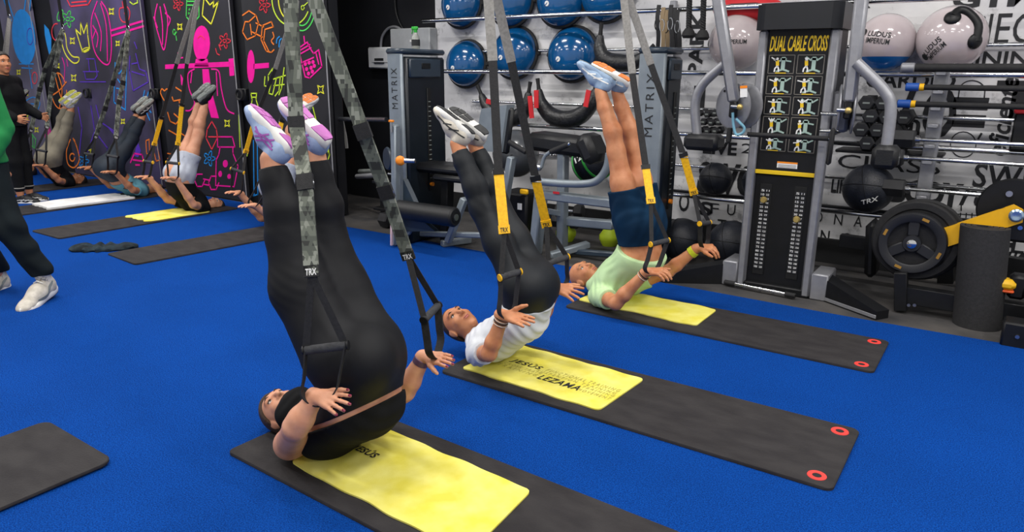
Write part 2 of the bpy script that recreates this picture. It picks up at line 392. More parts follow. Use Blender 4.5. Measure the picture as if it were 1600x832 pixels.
# ------------------------------------------------------------------ towels
mat('towel_yellow', '#e6df7c', 0.95, col2='#dbd052', spec=.1, nscale=7, detail=6, bump=0.25, bscale=500, sheen=0.0)
mat('towel_white', '#e4e4e2', 0.9, col2='#d4d4d4', nscale=9, bump=0.4, bscale=400, sheen=0.2)
TW = {}
def towel(corners, label, m='towel_yellow', th=.006, folds=(), name='towel', wav=.006, nx=44, ny=24, rc=.03, seed=1, base=MT, wob=.006):
    """cloth laid on a mat; corners counter-clockwise on the floor plane"""
    A, Bc, Cc, D = [V(c[0], c[1], 0) for c in corners]
    L1 = (Bc - A).length; L2 = (D - A).length
    def P(u, v):
        uu, vv = u, v
        # rounded corners
        du, dv = min(u, 1 - u) * L1, min(v, 1 - v) * L2
        p = (A * (1 - uu) + Bc * uu) * (1 - vv) + (D * (1 - uu) + Cc * uu) * vv
        if du < rc and dv < rc:
            q = Vector((rc - du, rc - dv)); r = q.length
            if r > 1e-6:
                m_ = max(q.x, q.y); sc = m_ / r
                nu, nv = rc - q.x * sc, rc - q.y * sc
                uu = nu / L1 if u < .5 else 1 - nu / L1; vv = nv / L2 if v < .5 else 1 - nv / L2
                p = (A * (1 - uu) + Bc * uu) * (1 - vv) + (D * (1 - uu) + Cc * uu) * vv
        ed = (1 if v < .5 else -1) * max(0, 1 - min(v, 1 - v) / .15)
        p = p + (D - A).normalized() * (wob * ed * math.sin(u * 21 + seed) * math.sin(u * 5.3 + seed * 2))
        z = base + .0015 + wav * max(0, math.sin(u * 9 + v * 4 + seed) * math.sin(v * 7 - u * 3 + seed)) * (0.3 + .7 * min(1, 4 * min(u, 1 - u, v, 1 - v)))
        for (u0, v0, u1, v1, wd, hh) in folds:
            q = Vector((u1 - u0, v1 - v0)); w = Vector((u - u0, v - v0)); t = max(0, min(1, w.dot(q) / q.length_squared)); d = (w - q * t).length
            z += hh * math.exp(-(d / wd) ** 2) * math.sin(PI * min(1, max(0, t)) * .9 + .2)
        return p + V(0, 0, z)
    vs = []; fs = []
    for k in range(2):
        for i in range(nx + 1):
            for j in range(ny + 1): vs.append(P(i / nx, j / ny) + V(0, 0, th * k - (0.001 if k == 0 else 0)))
    N = (nx + 1) * (ny + 1); I = lambda i, j, k: k * N + i * (ny + 1) + j
    for i in range(nx):
        for j in range(ny):
            fs.append((I(i, j, 1), I(i + 1, j, 1), I(i + 1, j + 1, 1), I(i, j + 1, 1))); fs.append((I(i, j, 0), I(i, j + 1, 0), I(i + 1, j + 1, 0), I(i + 1, j, 0)))
    for i in range(nx):
        fs.append((I(i, 0, 0), I(i + 1, 0, 0), I(i + 1, 0, 1), I(i, 0, 1))); fs.append((I(i, ny, 1), I(i + 1, ny, 1), I(i + 1, ny, 0), I(i, ny, 0)))
    for j in range(ny):
        fs.append((I(0, j, 1), I(0, j + 1, 1), I(0, j + 1, 0), I(0, j, 0))); fs.append((I(nx, j, 0), I(nx, j + 1, 0), I(nx, j + 1, 1), I(nx, j, 1)))
    mb = MB().add(vs, fs)
    o = mb.build(name, m, None, smooth=60); tag(o, label, 'towel', 'gym towels laid on mats')
    return o, (lambda u, v: P(u, v) + V(0, 0, th))
TOW1, TP1 = towel([(-2.28, 1.68), (-1.30, 1.64), (-1.335, 2.09), (-2.24, 2.13)], 'large bright yellow towel under the woman in black', seed=1, folds=[(.62, .1, .8, .5, .02, .008)], wav=.004)
TOW2, TP2 = towel([(-2.31, 2.875), (-1.445, 2.855), (-1.42, 3.325), (-2.25, 3.35)], 'yellow towel printed with a name in black letters', seed=2, wav=.003)
TOW3, TP3 = towel([(-2.40, 4.33), (-1.50, 4.29), (-1.50, 4.70), (-2.36, 4.73)], 'bright yellow towel under the man in the mint shirt', seed=3, wav=.004, wob=.01)
towel([(-8.02, 4.02), (-7.52, 4.02), (-7.50, 4.75), (-8.0, 4.78)], 'small yellow towel under the man in grey shorts by the mural', seed=5, nx=24, ny=24, wav=.008, wob=.02)
towel([(-9.62, 3.75), (-9.12, 3.72), (-9.05, 4.70), (-9.58, 4.72)], 'white bath towel under the person in navy leggings', 'towel_white', th=.02, seed=6, nx=24, ny=30, wav=.02, wob=.02)
def towel_print(o, PF, items, m='dark_print'):
    mb = MB()
    for txt, u0, v0, u1, v1, bold, shear, sp in items:
        v, f, lo, hi = text_data(txt, bold, shear, 0, sp)
        vs = [PF(u0 + (u1 - u0) * (p[0] - lo[0]) / (hi[0] - lo[0]), v0 + (v1 - v0) * (p[1] - lo[1]) / (hi[1] - lo[1])) + V(0, 0, .0025) for p in v]
        MB().add(vs, f).build('printed_lettering', m, o, smooth=0)
towel_print(TOW2, TP2, [('JESÚS', .165, .455, .40, .60, .012, .12, 1.12), ('LEZAMA', .47, .26, .765, .385, .012, .12, 1.12)])
FT = mat('faint_print', '#b5ad52', 0.9)
towel_print(TOW2, TP2, [('F U N C T I O N A L  T R A I N I N G', .44, .50, .97, .57, 0, .1, 1), ('T R A I N I N G', .14, .30, .45, .36, 0, .1, 1),
                        ('S U S P E N S I O N   T R A I N I N G', .40, .43, .97, .48, 0, .1, 1), ('C R O S S   T R A I N', .16, .38, .45, .43, 0, .1, 1), ('M O V E M E N T', .76, .27, .98, .33, 0, .1, 1), ('T R A I N I N G', .76, .36, .98, .41, 0, .1, 1)], 'faint_print')
towel_print(TOW1, TP1, [('JESÚS', .12, .48, .27, .62, .022, .15, 1.0)])
# ================================================================== people: organic bodies as one smooth surface
def cone(a, b, ra, rb=None, k=.02, n=None, s=1.0): return ('c', V(a), V(b), ra, ra if rb is None else rb, k, n, s)
def ell(c, r, R=None, k=.02): return ('e', V(c), r, R, k)
def cut(p, n, rad): return ('x', V(p), V(n).normalized(), rad)
def sub(pr): return ('s', pr)
def grow(a): return ('o', a)
def fold(amp, freq, d, c, rad, ph=0.0): return ('f', amp, freq, V(d).normalized(), V(c), rad, ph)
def sdf_mesh(prims, v):
    lo = np.array([1e9] * 3); hi = -lo
    for p in prims:
        if p[0] == 'c':
            r = max(p[3], p[4]) / min(1, p[7])
            for q in (p[1], p[2]): lo = np.minimum(lo, np.array(q) - r); hi = np.maximum(hi, np.array(q) + r)
        elif p[0] == 'e':
            r = max(p[2]); lo = np.minimum(lo, np.array(p[1]) - r); hi = np.maximum(hi, np.array(p[1]) + r)
    lo -= 4 * v + .03; hi += 4 * v + .03
    nn = np.ceil((hi - lo) / v).astype(int) + 1
    D = np.full(nn, 0.5, np.float32)
    ax = [(lo[i] + v * np.arange(nn[i])).astype(np.float32) for i in range(3)]
    def region(l, h):
        i0 = np.maximum(0, np.floor((np.array(l) - lo) / v).astype(int)); i1 = np.minimum(nn, np.ceil((np.array(h) - lo) / v).astype(int) + 1)
        sl = tuple(slice(a, max(a, b)) for a, b in zip(i0, i1))
        return sl, ax[0][sl[0]][:, None, None], ax[1][sl[1]][None, :, None], ax[2][sl[2]][None, None, :]
    def dist(p, pad):
        if p[0] == 'c':
            _, a, b, ra, rb, k, n, s = p; r = max(ra, rb) / min(1, s) + pad
            l = np.minimum(np.array(a), np.array(b)) - r; h = np.maximum(np.array(a), np.array(b)) + r
            sl, X, Y, Z = region(l, h)
            px, py, pz = X - a[0], Y - a[1], Z - a[2]; ba = np.array(b - a)
            if n is not None and s != 1:
                n = V(n).normalized(); dn = (px * n[0] + py * n[1] + pz * n[2]) * (s - 1)
                px = px + dn * n[0]; py = py + dn * n[1]; pz = pz + dn * n[2]
                ba = ba + (s - 1) * float(ba @ np.array(n)) * np.array(n)
            L = float(ba @ ba) + 1e-12
            t = np.clip((px * ba[0] + py * ba[1] + pz * ba[2]) / L, 0, 1)
            d = np.sqrt((px - t * ba[0]) ** 2 + (py - t * ba[1]) ** 2 + (pz - t * ba[2]) ** 2) - (ra + t * (rb - ra))
            return sl, d.astype(np.float32), k
        _, c, r, R, k = p; m = max(r) + pad
        sl, X, Y, Z = region(np.array(c) - m, np.array(c) + m)
        px, py, pz = X - c[0], Y - c[1], Z - c[2]
        if R is not None:
            A = np.array(R).T
            px, py, pz = (A[0, 0] * px + A[0, 1] * py + A[0, 2] * pz, A[1, 0] * px + A[1, 1] * py + A[1, 2] * pz, A[2, 0] * px + A[2, 1] * py + A[2, 2] * pz)
        k0 = np.sqrt((px / r[0]) ** 2 + (py / r[1]) ** 2 + (pz / r[2]) ** 2)
        k1 = np.sqrt((px / r[0] ** 2) ** 2 + (py / r[1] ** 2) ** 2 + (pz / r[2] ** 2) ** 2) + 1e-6
        return sl, (k0 * (k0 - 1) / k1).astype(np.float32), k
    for p in prims:
        if p[0] == 'x':
            _, q, n, rad = p; sl, X, Y, Z = region(np.array(q) - rad, np.array(q) + rad)
            D[sl] = np.maximum(D[sl], ((X - q[0]) * n[0] + (Y - q[1]) * n[1] + (Z - q[2]) * n[2]).astype(np.float32))
        elif p[0] == 'f':
            _, amp, fr, d, c, rad, ph = p; sl, X, Y, Z = region(np.array(c) - rad, np.array(c) + rad)
            px, py, pz = X - c[0], Y - c[1], Z - c[2]
            w = np.clip(1 - (px * px + py * py + pz * pz) / rad ** 2, 0, 1)
            q = d[0] * px + d[1] * py + d[2] * pz
            D[sl] += (amp * w * np.sin(fr * q + ph + 3 * np.sin(7 * (px + 1.3 * py - .7 * pz) + ph))).astype(np.float32)
        elif p[0] == 'o': D -= p[1]
        elif p[0] == 's':
            sl, d, k = dist(p[1], .04); D[sl] = np.maximum(D[sl], -d)
        else:
            sl, d, k = dist(p, p[5] + 3 * v if p[0] == 'c' else p[4] + 3 * v)
            a = D[sl]; h = np.clip(.5 + .5 * (d - a) / k, 0, 1); D[sl] = d * (1 - h) + a * h - k * h * (1 - h)
    # surface nets
    s = D < 0; c = np.zeros(nn - 1, np.int8); rng = (0, 1)
    S = lambda a, i, j, k: a[i:nn[0] - 1 + i, j:nn[1] - 1 + j, k:nn[2] - 1 + k]
    for i in rng:
        for j in rng:
            for k in rng: c += S(s, i, j, k)
    act = (c > 0) & (c < 8); idx = np.argwhere(act); ids = np.full(nn - 1, -1, np.int32); ids[act] = np.arange(len(idx))
    pos = np.zeros((len(idx), 3)); cnt = np.zeros(len(idx))
    I, Jx, K = idx.T
    cor = {(i, j, k): D[I + i, Jx + j, K + k] for i in rng for j in rng for k in rng}
    for a in range(3):
        for u in rng:
            for w in rng:
                p0 = [0, 0, 0]; oth = [q for q in range(3) if q != a]; p0[oth[0]] = u; p0[oth[1]] = w; p1 = list(p0); p1[a] = 1
                d0, d1 = cor[tuple(p0)], cor[tuple(p1)]; m = (d0 < 0) != (d1 < 0)
                t = np.where(m, d0 / np.where(m, d0 - d1, 1), 0); q = np.array(p0, float)[None, :].repeat(len(idx), 0); q[:, a] += t
                pos += q * m[:, None]; cnt += m
    verts = lo + (idx + pos / cnt[:, None]) * v
    faces = []
    for a in range(3):
        b1, b2 = [(1, 2), (2, 0), (0, 1)][a]
        sl0 = [slice(1, -1)] * 3; sl1 = [slice(1, -1)] * 3; sl0[a] = slice(0, -1); sl1[a] = slice(1, None)
        e = s[tuple(sl0)] != s[tuple(sl1)]; E = np.argwhere(e) + np.array([1 if q != a else 0 for q in range(3)])
        o1 = np.zeros(3, int); o1[b1] = 1; o2 = np.zeros(3, int); o2[b2] = 1
        f = lambda q: ids[tuple(np.minimum(q, nn - 2).T)]
        Q = np.stack([f(E - o1 - o2), f(E - o2), f(E), f(E - o1)], 1)
        inside = s[tuple(E.T)]; Q[~inside] = Q[~inside][:, ::-1]; faces.append(Q)
    F = np.concatenate(faces); F = F[(F >= 0).all(1)]
    return verts, F
def np_mesh(name, verts, F, m, parent=None, origin=None):
    me = bpy.data.meshes.new(name)
    if origin is None: origin = V((verts[:, 0].min() + verts[:, 0].max()) / 2, (verts[:, 1].min() + verts[:, 1].max()) / 2, verts[:, 2].min())
    w = (verts - np.array(origin)).astype(np.float32)
    me.vertices.add(len(w)); me.vertices.foreach_set('co', w.ravel())
    me.loops.add(F.size); me.loops.foreach_set('vertex_index', F.astype(np.int32).ravel())
    me.polygons.add(len(F)); me.polygons.foreach_set('loop_start', np.arange(0, F.size, 4, dtype=np.int32))
    try: me.polygons.foreach_set('loop_total', np.full(len(F), 4, np.int32))
    except Exception: pass
    me.update(calc_edges=True); me.validate(); me.shade_smooth()
    me.materials.append(MATS[m] if isinstance(m, str) else m)
    o = bpy.data.objects.new(name, me); put(o, parent, origin); return o
def sdf_obj(name, prims, v, m, parent=None, origin=None):
    vv, F = sdf_mesh(prims, v); return np_mesh(name, vv, F, m, parent, origin)
def lerp(a, b, t): return V(a) * (1 - t) + V(b) * t
# ---- parts of a body as primitives; o = how far a garment lies outside the skin
def torso(J, S, o=0.0):
    n = (J['shN'] - J['shF']).normalized(); P = []
    P.append(cone(J['pelvis'], J['belly'], S['hip'] + o, S['waist'] + o, .05, n, S['hip'] / S['hipw']))
    P.append(cone(J['belly'], J['chest'], S['waist'] + o, S['chest'] + o, .05, n, S['chest'] / S['chestw']))
    top = lerp(J['chest'], J['neck'], .72)
    P.append(cone(J['chest'], top, S['chest'] + o, S['chest'] * .62 + o, .05, n, S['chest'] / S['chestw']))
    if 'glute' in J:
        for g in J['glute']: P.append(ell(g, (S['glute'] + o,) * 3, None, .11))
    return P
def leg(J, S, q, o=0.0, t0=0.0, t1=2.0):
    h, kn, an = J['hip' + q], J['knee' + q], J['ank' + q]; bk = J.get('back', V(1, 0, 0))
    md = J.get('mid' + q, lerp(h, kn, .5)); tm = S.get('midr', S['thigh'] * .84)
    P = [cone(h, md, S['thigh'] + o, tm + o, .06), cone(md, kn, tm + o, S['knee'] + o, .05)]
    if t1 > 1:
        cf = lerp(kn, an, .33) + bk * (S['calf'] * .22)
        P += [cone(kn, cf, S['knee'] * .97 + o, S['calf'] + o, .03), cone(cf, lerp(kn, an, .72), S['calf'] + o, S['ankle'] * 1.25 + o, .03),
              cone(lerp(kn, an, .72), an, S['ankle'] * 1.25 + o, S['ankle'] + o, .02)]
    return P
def arm(J, S, q, o=0.0, t1=2.0):
    s, e, w = J['sh' + q], J['el' + q], J['wr' + q]; u = S['uarm']; top = lerp(J['chest'], J['neck'], .75)
    P = [cone(lerp(top, s, .45), s, u * 1.15 + o, u * 1.12 + o, .04)]
    f = min(t1, 1.0)
    P.append(cone(s, lerp(s, e, f), u * 1.12 + o, u * (1.12 - .26 * f) + o, .03))
    if t1 > 1:
        P += [cone(e, lerp(e, w, .3), u * .84 + o, u * .86 + o, .02), cone(lerp(e, w, .3), w, u * .86 + o, S['wrist'] + o, .02)]
    return P
def hand(W, d, n, t, curl=(.25, .3, .3, .3), sp=.10, sc=1.0, thumb=(.75, .6, .25), k=.004):
    W, d = V(W), V(d).normalized(); n = V(n); n = (n - d * n.dot(d)).normalized(); t = V(t); t = (t - d * t.dot(d) - n * t.dot(n)).normalized(); P = []; tips = []
    P.append(cone(W - d * .03 * sc, W + d * .03 * sc, .024 * sc, .024 * sc, .012, t, .8))
    offs = (.031, .0105, -.0105, -.030)
    for i, off in enumerate(offs):
        kb = W + d * (.088 - .006 * abs(i - 1)) * sc + t * off * sc
        P.append(cone(W + d * .02 * sc + t * off * .6 * sc, kb, .0155 * sc, .0118 * sc, .010))
        L = (.070, .078, .072, .056)[i] * sc; dd = (d + t * (sp * (1.4 - i) * .9)).normalized(); p = kb; c = curl[i] if not isinstance(curl, (int, float)) else curl; r = .0092 * sc
        for fr, rr in ((.45, .92), (.31, .86), (.24, .78)):
            nd = (dd * math.cos(c) + n * math.sin(c)).normalized(); e = p + nd * L * fr
            P.append(cone(p, e, r, .0092 * sc * rr, k)); r = .0092 * sc * rr; p = e; dd = nd
        tips.append((p, dd))
    p = W + d * .022 * sc + t * .018 * sc; td = (d * thumb[0] + t * thumb[1] + n * thumb[2]).normalized(); r = .0145 * sc
    for L, rr in ((.042, .0125), (.034, .0105), (.026, .0085)):
        e = p + td * L * sc; P.append(cone(p, e, r, rr * sc, .006)); r = rr * sc; p = e; td = (td * .9 + d * .25 + n * .08).normalized()
    tips.append((p, td)); return P, tips, n
def head_frame(c, up, fr):
    up = V(up).normalized(); fr = V(fr); fr = (fr - up * fr.dot(up)).normalized(); rt = fr.cross(up)
    return V(c), Matrix((rt, fr, up)).transposed()
def head(c, R, sc=1.0, neck=None, nr=.052, male=False):
    L = lambda x, y, z: c + R @ V(x * sc, y * sc, z * sc)
    E = lambda p, r, k: ell(L(*p), tuple(q * sc for q in r), R, k * sc)
    j = 1.08 if male else 1.0
    P = [E((0, -.012, .045), (.076, .096, .082), .02), E((0, .022, -.01), (.068, .074, .075), .03), E((0, .030, -.062), (.050 * j, .056, .045), .03),
         E((0, .066, -.098), (.022 * j, .018, .016), .02), E((0, .078, .047), (.05, .016, .014), .02),
         cone(L(0, .088, .030), L(0, .112, -.014), .0075 * sc, .0125 * sc, .008 * sc), E((.012, .098, -.018), (.009, .010, .008), .006), E((-.012, .098, -.018), (.009, .010, .008), .006),
         E((.034, .066, -.016), (.024, .022, .022), .02), E((-.034, .066, -.016), (.024, .022, .022), .02),
         E((0, .089, -.047), (.023, .010, .0065), .006), E((0, .087, -.058), (.020, .010, .007), .006)]
    for s in (-1, 1):
        P += [E((s * .077, -.012, .0), (.009, .020, .031), .008), E((s * .082, -.020, .008), (.007, .012, .020), .006)]
        P.append(sub(E((s * .031, .097, .022), (.018, .015, .010), .01)))
    if neck is not None: P.append(cone(L(0, -.02, -.055), neck, nr * sc * .95, nr * sc * 1.08, .03))
    return P
def face_details(c, R, sc, parent, hairmat, org, brow=True, lips=None):
    L = lambda x, y, z: c + R @ V(x * sc, y * sc, z * sc)
    for s in (-1, 1):
        e = MB().ball(L(s * .031, .0750, .022), .0125 * sc, nu=14, nv=10).build('eye', 'white_eye', parent)
        MB().ball(L(s * .0305, .0838, .022), (.0058 * sc, .0048 * sc, .0058 * sc), R, 12, 8).build('iris', 'iris', e)
        MB().tube([L(s * .017, .0850, .0275), L(s * .030, .0880, .0305), L(s * .045, .081, .0265)], .0032 * sc, 6).build('eyelid', hairmat, e)
        if brow: MB().tube([L(s * .014, .0925, .042), L(s * .03, .094, .0505), L(s * .050, .080, .045)], [.003 * sc, .0038 * sc, .002 * sc], 6).build('eyebrow', hairmat, parent)
    m = lips or mat('lips', '#b9695f', 0.45)
    MB().ball(L(0, .0955, -.0475), (.021 * sc, .0055 * sc, .0048 * sc), R, 14, 8).ball(L(0, .0935, -.0575), (.018 * sc, .0058 * sc, .0055 * sc), R, 14, 8).build('lips', m, parent)
def hair_cap(c, R, sc, back=True, line=.055, grow=.012, extra=(), low=-.07):
    L = lambda x, y, z: c + R @ V(x * sc, y * sc, z * sc); E = lambda p, r, k: ell(L(*p), tuple(q * sc for q in r), R, k * sc)
    P = [E((0, -.014, .046), (.076 + grow, .096 + grow, .083 + grow), .02)]
    if back: P.append(E((0, -.05, -.01), (.07 + grow * .5, .05 + grow, .075), .03))
    P += list(extra)
    P.append(cut(L(0, .035, line), R @ V(0, .8, -.6), .16 * sc))
    return P
def nails(tips, n, parent, m, sc=1.0):
    for p, d in tips:
        x = V(d).cross(n).normalized(); Rm = Matrix((x, V(d).normalized(), n)).transposed()
        MB().ball(V(p) - n * .0062 * sc + V(d) * .002, (.0058 * sc, .0085 * sc, .003 * sc), Rm, 12, 8).build('fingernail', m, parent)
# ---- shoes
def shoe_profile(t):          # half width of the sole along its length, heel 0, toe 1
    return float(np.interp(t, [0, .03, .08, .2, .38, .55, .72, .86, .95, 1.0], [.012, .022, .029, .0335, .031, .037, .046, .041, .026, .004]))
_UP = {}
def shoe_upper(high):
    if high in _UP: return _UP[high]
    P = [cone((.05, 0, .045), (.13, 0, .05), .036, .036, .03, (0, 1, 0), 1.0), cone((.13, 0, .05), (.21, 0, .035), .038, .030, .03, (0, 1, 0), .85),
         ell((.235, -.002, .028), (.048, .041, .026), None, .03), ell((.035, 0, .05), (.036, .033, .05), None, .02), cone((.12, 0, .075), (.17, 0, .058), .026, .02, .03)]
    P += [cone((.045, 0, .07), (.058, 0, .135 if high else .092), .036, .038, .02)]
    P += [cut((.05, 0, .150 if high else .098), (-.25, 0, 1), .12), cut((.14, 0, .013), (0, 0, -1), .3)]
    P += [sub(cone((.056, 0, .085), (.068, 0, .22), .030, .034))]
    vv, F = sdf_mesh(P, .004); _UP[high] = (vv, F); return vv, F
def shoe(parent, ank, toe, sole, side=1, L=.28, upper='shoe_white', mid='shoe_sole', out='shoe_sole', stripes=None, smat=None, lace='shoe_white', high=False, sw=.007, patches=None):
    """ank: ankle joint; toe: toe direction; sole: direction the sole faces"""
    x = V(toe).normalized(); z = -V(sole); z = (z - x * z.dot(x)).normalized(); y = z.cross(x) * 1.0
    sc = L / .28; M3 = Matrix((x * sc, y * sc * side, z * sc)).transposed(); o = V(ank) - M3 @ V(.055, 0, .105)
    M = lambda p: o + M3 @ V(p)
    vv, F = shoe_upper(high); A = np.array(M3); wv = vv @ A.T + np.array(o)
    if side < 0: F = F[:, ::-1]
    up = np_mesh('shoe', wv, F, upper, parent)
    # midsole: three rings around the footprint
    N = 22; ring = []
    for i in range(N + 1):
        t = i / N; ring.append((t * .285 - .004, shoe_profile(t)))
    pts = [(X, w) for X, w in ring] + [(X, -w * .97) for X, w in reversed(ring[1:-1])]
    def rr(X): return .012 * max(0, (X - .2) / .085) ** 2 + .006 * max(0, (.04 - X) / .04) ** 2
    rows = []
    for zz, g in ((.0, .90), (.004, 1.0), (.016, 1.05), (.028, 1.0), (.032, .9)):
        rows.append([M((.14 + (X - .14) * (1 + (g - 1) * .45), w * g, zz * (1.25 if X < .1 else 1.0) + rr(X))) for X, w in pts])
    n = len(pts); vs = [p for r in rows for p in r]; fs = [tuple(range(n)), tuple(range(4 * n, 5 * n))]
    fs += [(i * n + k, i * n + (k + 1) % n, (i + 1) * n + (k + 1) % n, (i + 1) * n + k) for i in range(4) for k in range(n)]
    MB().add(vs, fs).build('midsole', mid, up, smooth=50)
    # outsole pads on the underside
    for (a, b, f0, f1) in (patches or [(.03, .30, -.85, .85), (.46, .66, -.85, -.1), (.46, .66, .1, .85), (.68, .82, -.85, -.08), (.68, .82, .08, .85), (.84, .97, -.8, .8)]):
        poly = []; q = 7
        for i in range(q + 1):
            t = a + (b - a) * i / q; poly.append((t * .285 - .004, shoe_profile(t) * f1))
        for i in range(q, -1, -1):
            t = a + (b - a) * i / q; poly.append((t * .285 - .004, shoe_profile(t) * f0))
        k = len(poly); vs = [M((X, w, -.004 + rr(X))) for X, w in poly] + [M((X, w, .003 + rr(X))) for X, w in poly]
        fs = [tuple(range(k)), tuple(range(k, 2 * k))] + [(i, (i + 1) % k, k + (i + 1) % k, k + i) for i in range(k)]
        MB().add(vs, fs).build('outsole_pad', out, up, smooth=0)
    # laces
    mb = MB()
    for i in range(5):
        X = .105 + .024 * i; h = float(np.interp(X, [.10, .13, .17, .21], [.103, .092, .081, .062])) + (.012 if high and X < .12 else 0)
        mb.tube([M((X - .004, -.026, h - .016)), M((X, 0, h)), M((X - .004, .026, h - .016))], .0036 * sc, 6)
    mb.build('laces', lace, up)
    if stripes:
        bv = BVHTree.FromPolygons([tuple(p) for p in wv], [tuple(int(q) for q in f) for f in F])
        for s in (-1, 1):
            for line in stripes:
                pp = []; nn = []
                for X, Z in bez([(a, 0, b) for a, b in line], 5) and [(q.x, q.z) for q in bez([(a, 0, b) for a, b in line], 5)]:
                    h = bv.ray_cast(M((X, s * .09, Z)), (M3 @ V(0, -s, 0)).normalized())
                    if h[0] is None: continue
                    nm = h[1]; nm = nm if nm.dot(M3 @ V(0, s, 0)) > 0 else -nm
                    pp.append(h[0] + nm * .0012); nn.append(nm)
                if len(pp) > 2:
                    sd = []
                    for i in range(len(pp)):
                        d = (pp[min(i + 1, len(pp) - 1)] - pp[max(0, i - 1)]).normalized(); sd.append(d.cross(nn[i]))
                    MB().ribbon(pp, [sw * sc * (.35 + .65 * math.sin(PI * (i + .6) / (len(pp) + .4))) for i in range(len(pp))] if sw > .01 else sw * sc, .002, sd).build('side_stripe', smat, up, smooth=60)
    return up
STR_X = [[(.075, .03), (.10, .055), (.135, .082)], [(.105, .028), (.125, .055), (.15, .074)], [(.06, .052), (.10, .045), (.16, .058)], [(.05, .06), (.09, .062), (.17, .045)]]
STR_SW = [[(.185, .040), (.14, .036), (.10, .046), (.045, .085)]]
STR_L = [[(.02, .045), (.08, .05), (.15, .05), (.22, .042)], [(.07, .035), (.12, .06)], [(.12, .033), (.17, .055)]]
mat('shoe_white', '#dcdcd8', 0.6, col2='#c9c8c3', nscale=30); mat('shoe_sole', '#e6e5e0', 0.55); mat('shoe_blue', '#9db0cf', 0.65, col2='#8a9dbf', nscale=30)
mat('shoe_purple', '#9d55a8', 0.6); mat('sole_pink', '#b566ae', 0.6); mat('shoe_pale', '#8fa5bd', 0.65, col2='#7c94b0', nscale=30); mat('sole_orange', '#e08243', 0.6)
mat('shoe_black', '#17181b', 0.6); mat('sole_grey', '#7f8582', 0.6); mat('sole_dark', '#2a2b2c', 0.7); mat('shoe_green', '#7c8b80', 0.6); mat('shoe_cream', '#c6c0b4', 0.65, col2='#aca699', nscale=25)
mat('shoe_grey', '#8f8d86', 0.6); mat('shoe_lime', '#b9b84a', 0.6)
mat('leggings', '#0e0f12', 0.66, col2='#131418', nscale=6, spec=.3, bump=0.05, bscale=400)
mat('leggings_grey', '#171b20', 0.58, col2='#13171b', nscale=6, spec=.35, bump=0.05, bscale=400)
mat('top_black', '#0c0d0f', 0.85, col2='#121315', spec=.2, nscale=8, bump=0.1, bscale=300)
mat('tee_white', '#d5d8dc', 0.85, col2='#c8ccd2', nscale=7, bump=0.15, bscale=300)
mat('tee_mint', '#bfdca8', 0.85, col2='#b0d09a', nscale=6, bump=0.15, bscale=300)
mat('shorts_navy', '#0c2c46', 0.85, col2='#08233a', nscale=6, spec=.15, bump=0.1, bscale=300)
mat('shorts_grey', '#b9bfca', 0.8, col2='#a5abb8', nscale=8, bump=0.1, bscale=300)
mat('olive', '#7d7767', 0.75, col2='#6c6657', nscale=6); mat('navy_legs', '#182634', 0.7, col2='#121d29', nscale=6)
mat('tee_teal', '#5f97a8', 0.85, col2='#4f8797', nscale=6); mat('hood_green', '#0f7a3c', 0.85, col2='#0b6a33', nscale=6, bump=0.2, bscale=250)
mat('sweat_dark', '#131b1f', 0.88, col2='#0e1518', spec=.2, nscale=6, bump=0.2, bscale=250)
mat('hair_brown', '#2e1f18', 0.55, col2='#46301f', nscale=40, stretch=(1, 6, 6), bump=0.6, bscale=90); mat('hair_black', '#15110f', 0.55, col2='#241b16', nscale=40, stretch=(1, 6, 6), bump=0.6, bscale=90)
mat('hair_grey', '#8a6a56', 0.7); mat('nail_red', '#7a1c38', 0.25); mat('band_purple', '#5d4258', 0.5); mat('band_yellow', '#c6cf2a', 0.5); mat('band_beige', '#c9b9a8', 0.6)
def band(parent, name, p, d, r, w, m, t=.004):
    d = V(d).normalized()
    return MB().lathe([(r, -w / 2), (r + t, -w / 2 + .002), (r + t, w / 2 - .002), (r, w / 2), (r - .002, 0), (r, -w / 2)], p, d, 28).build(name, m, parent)
HI = .0046
def FLAT(J, z=.023): return cut(V(J['neck'].x, J['neck'].y, z), (0, 0, -1), 1.2)     # rests on towel and mat
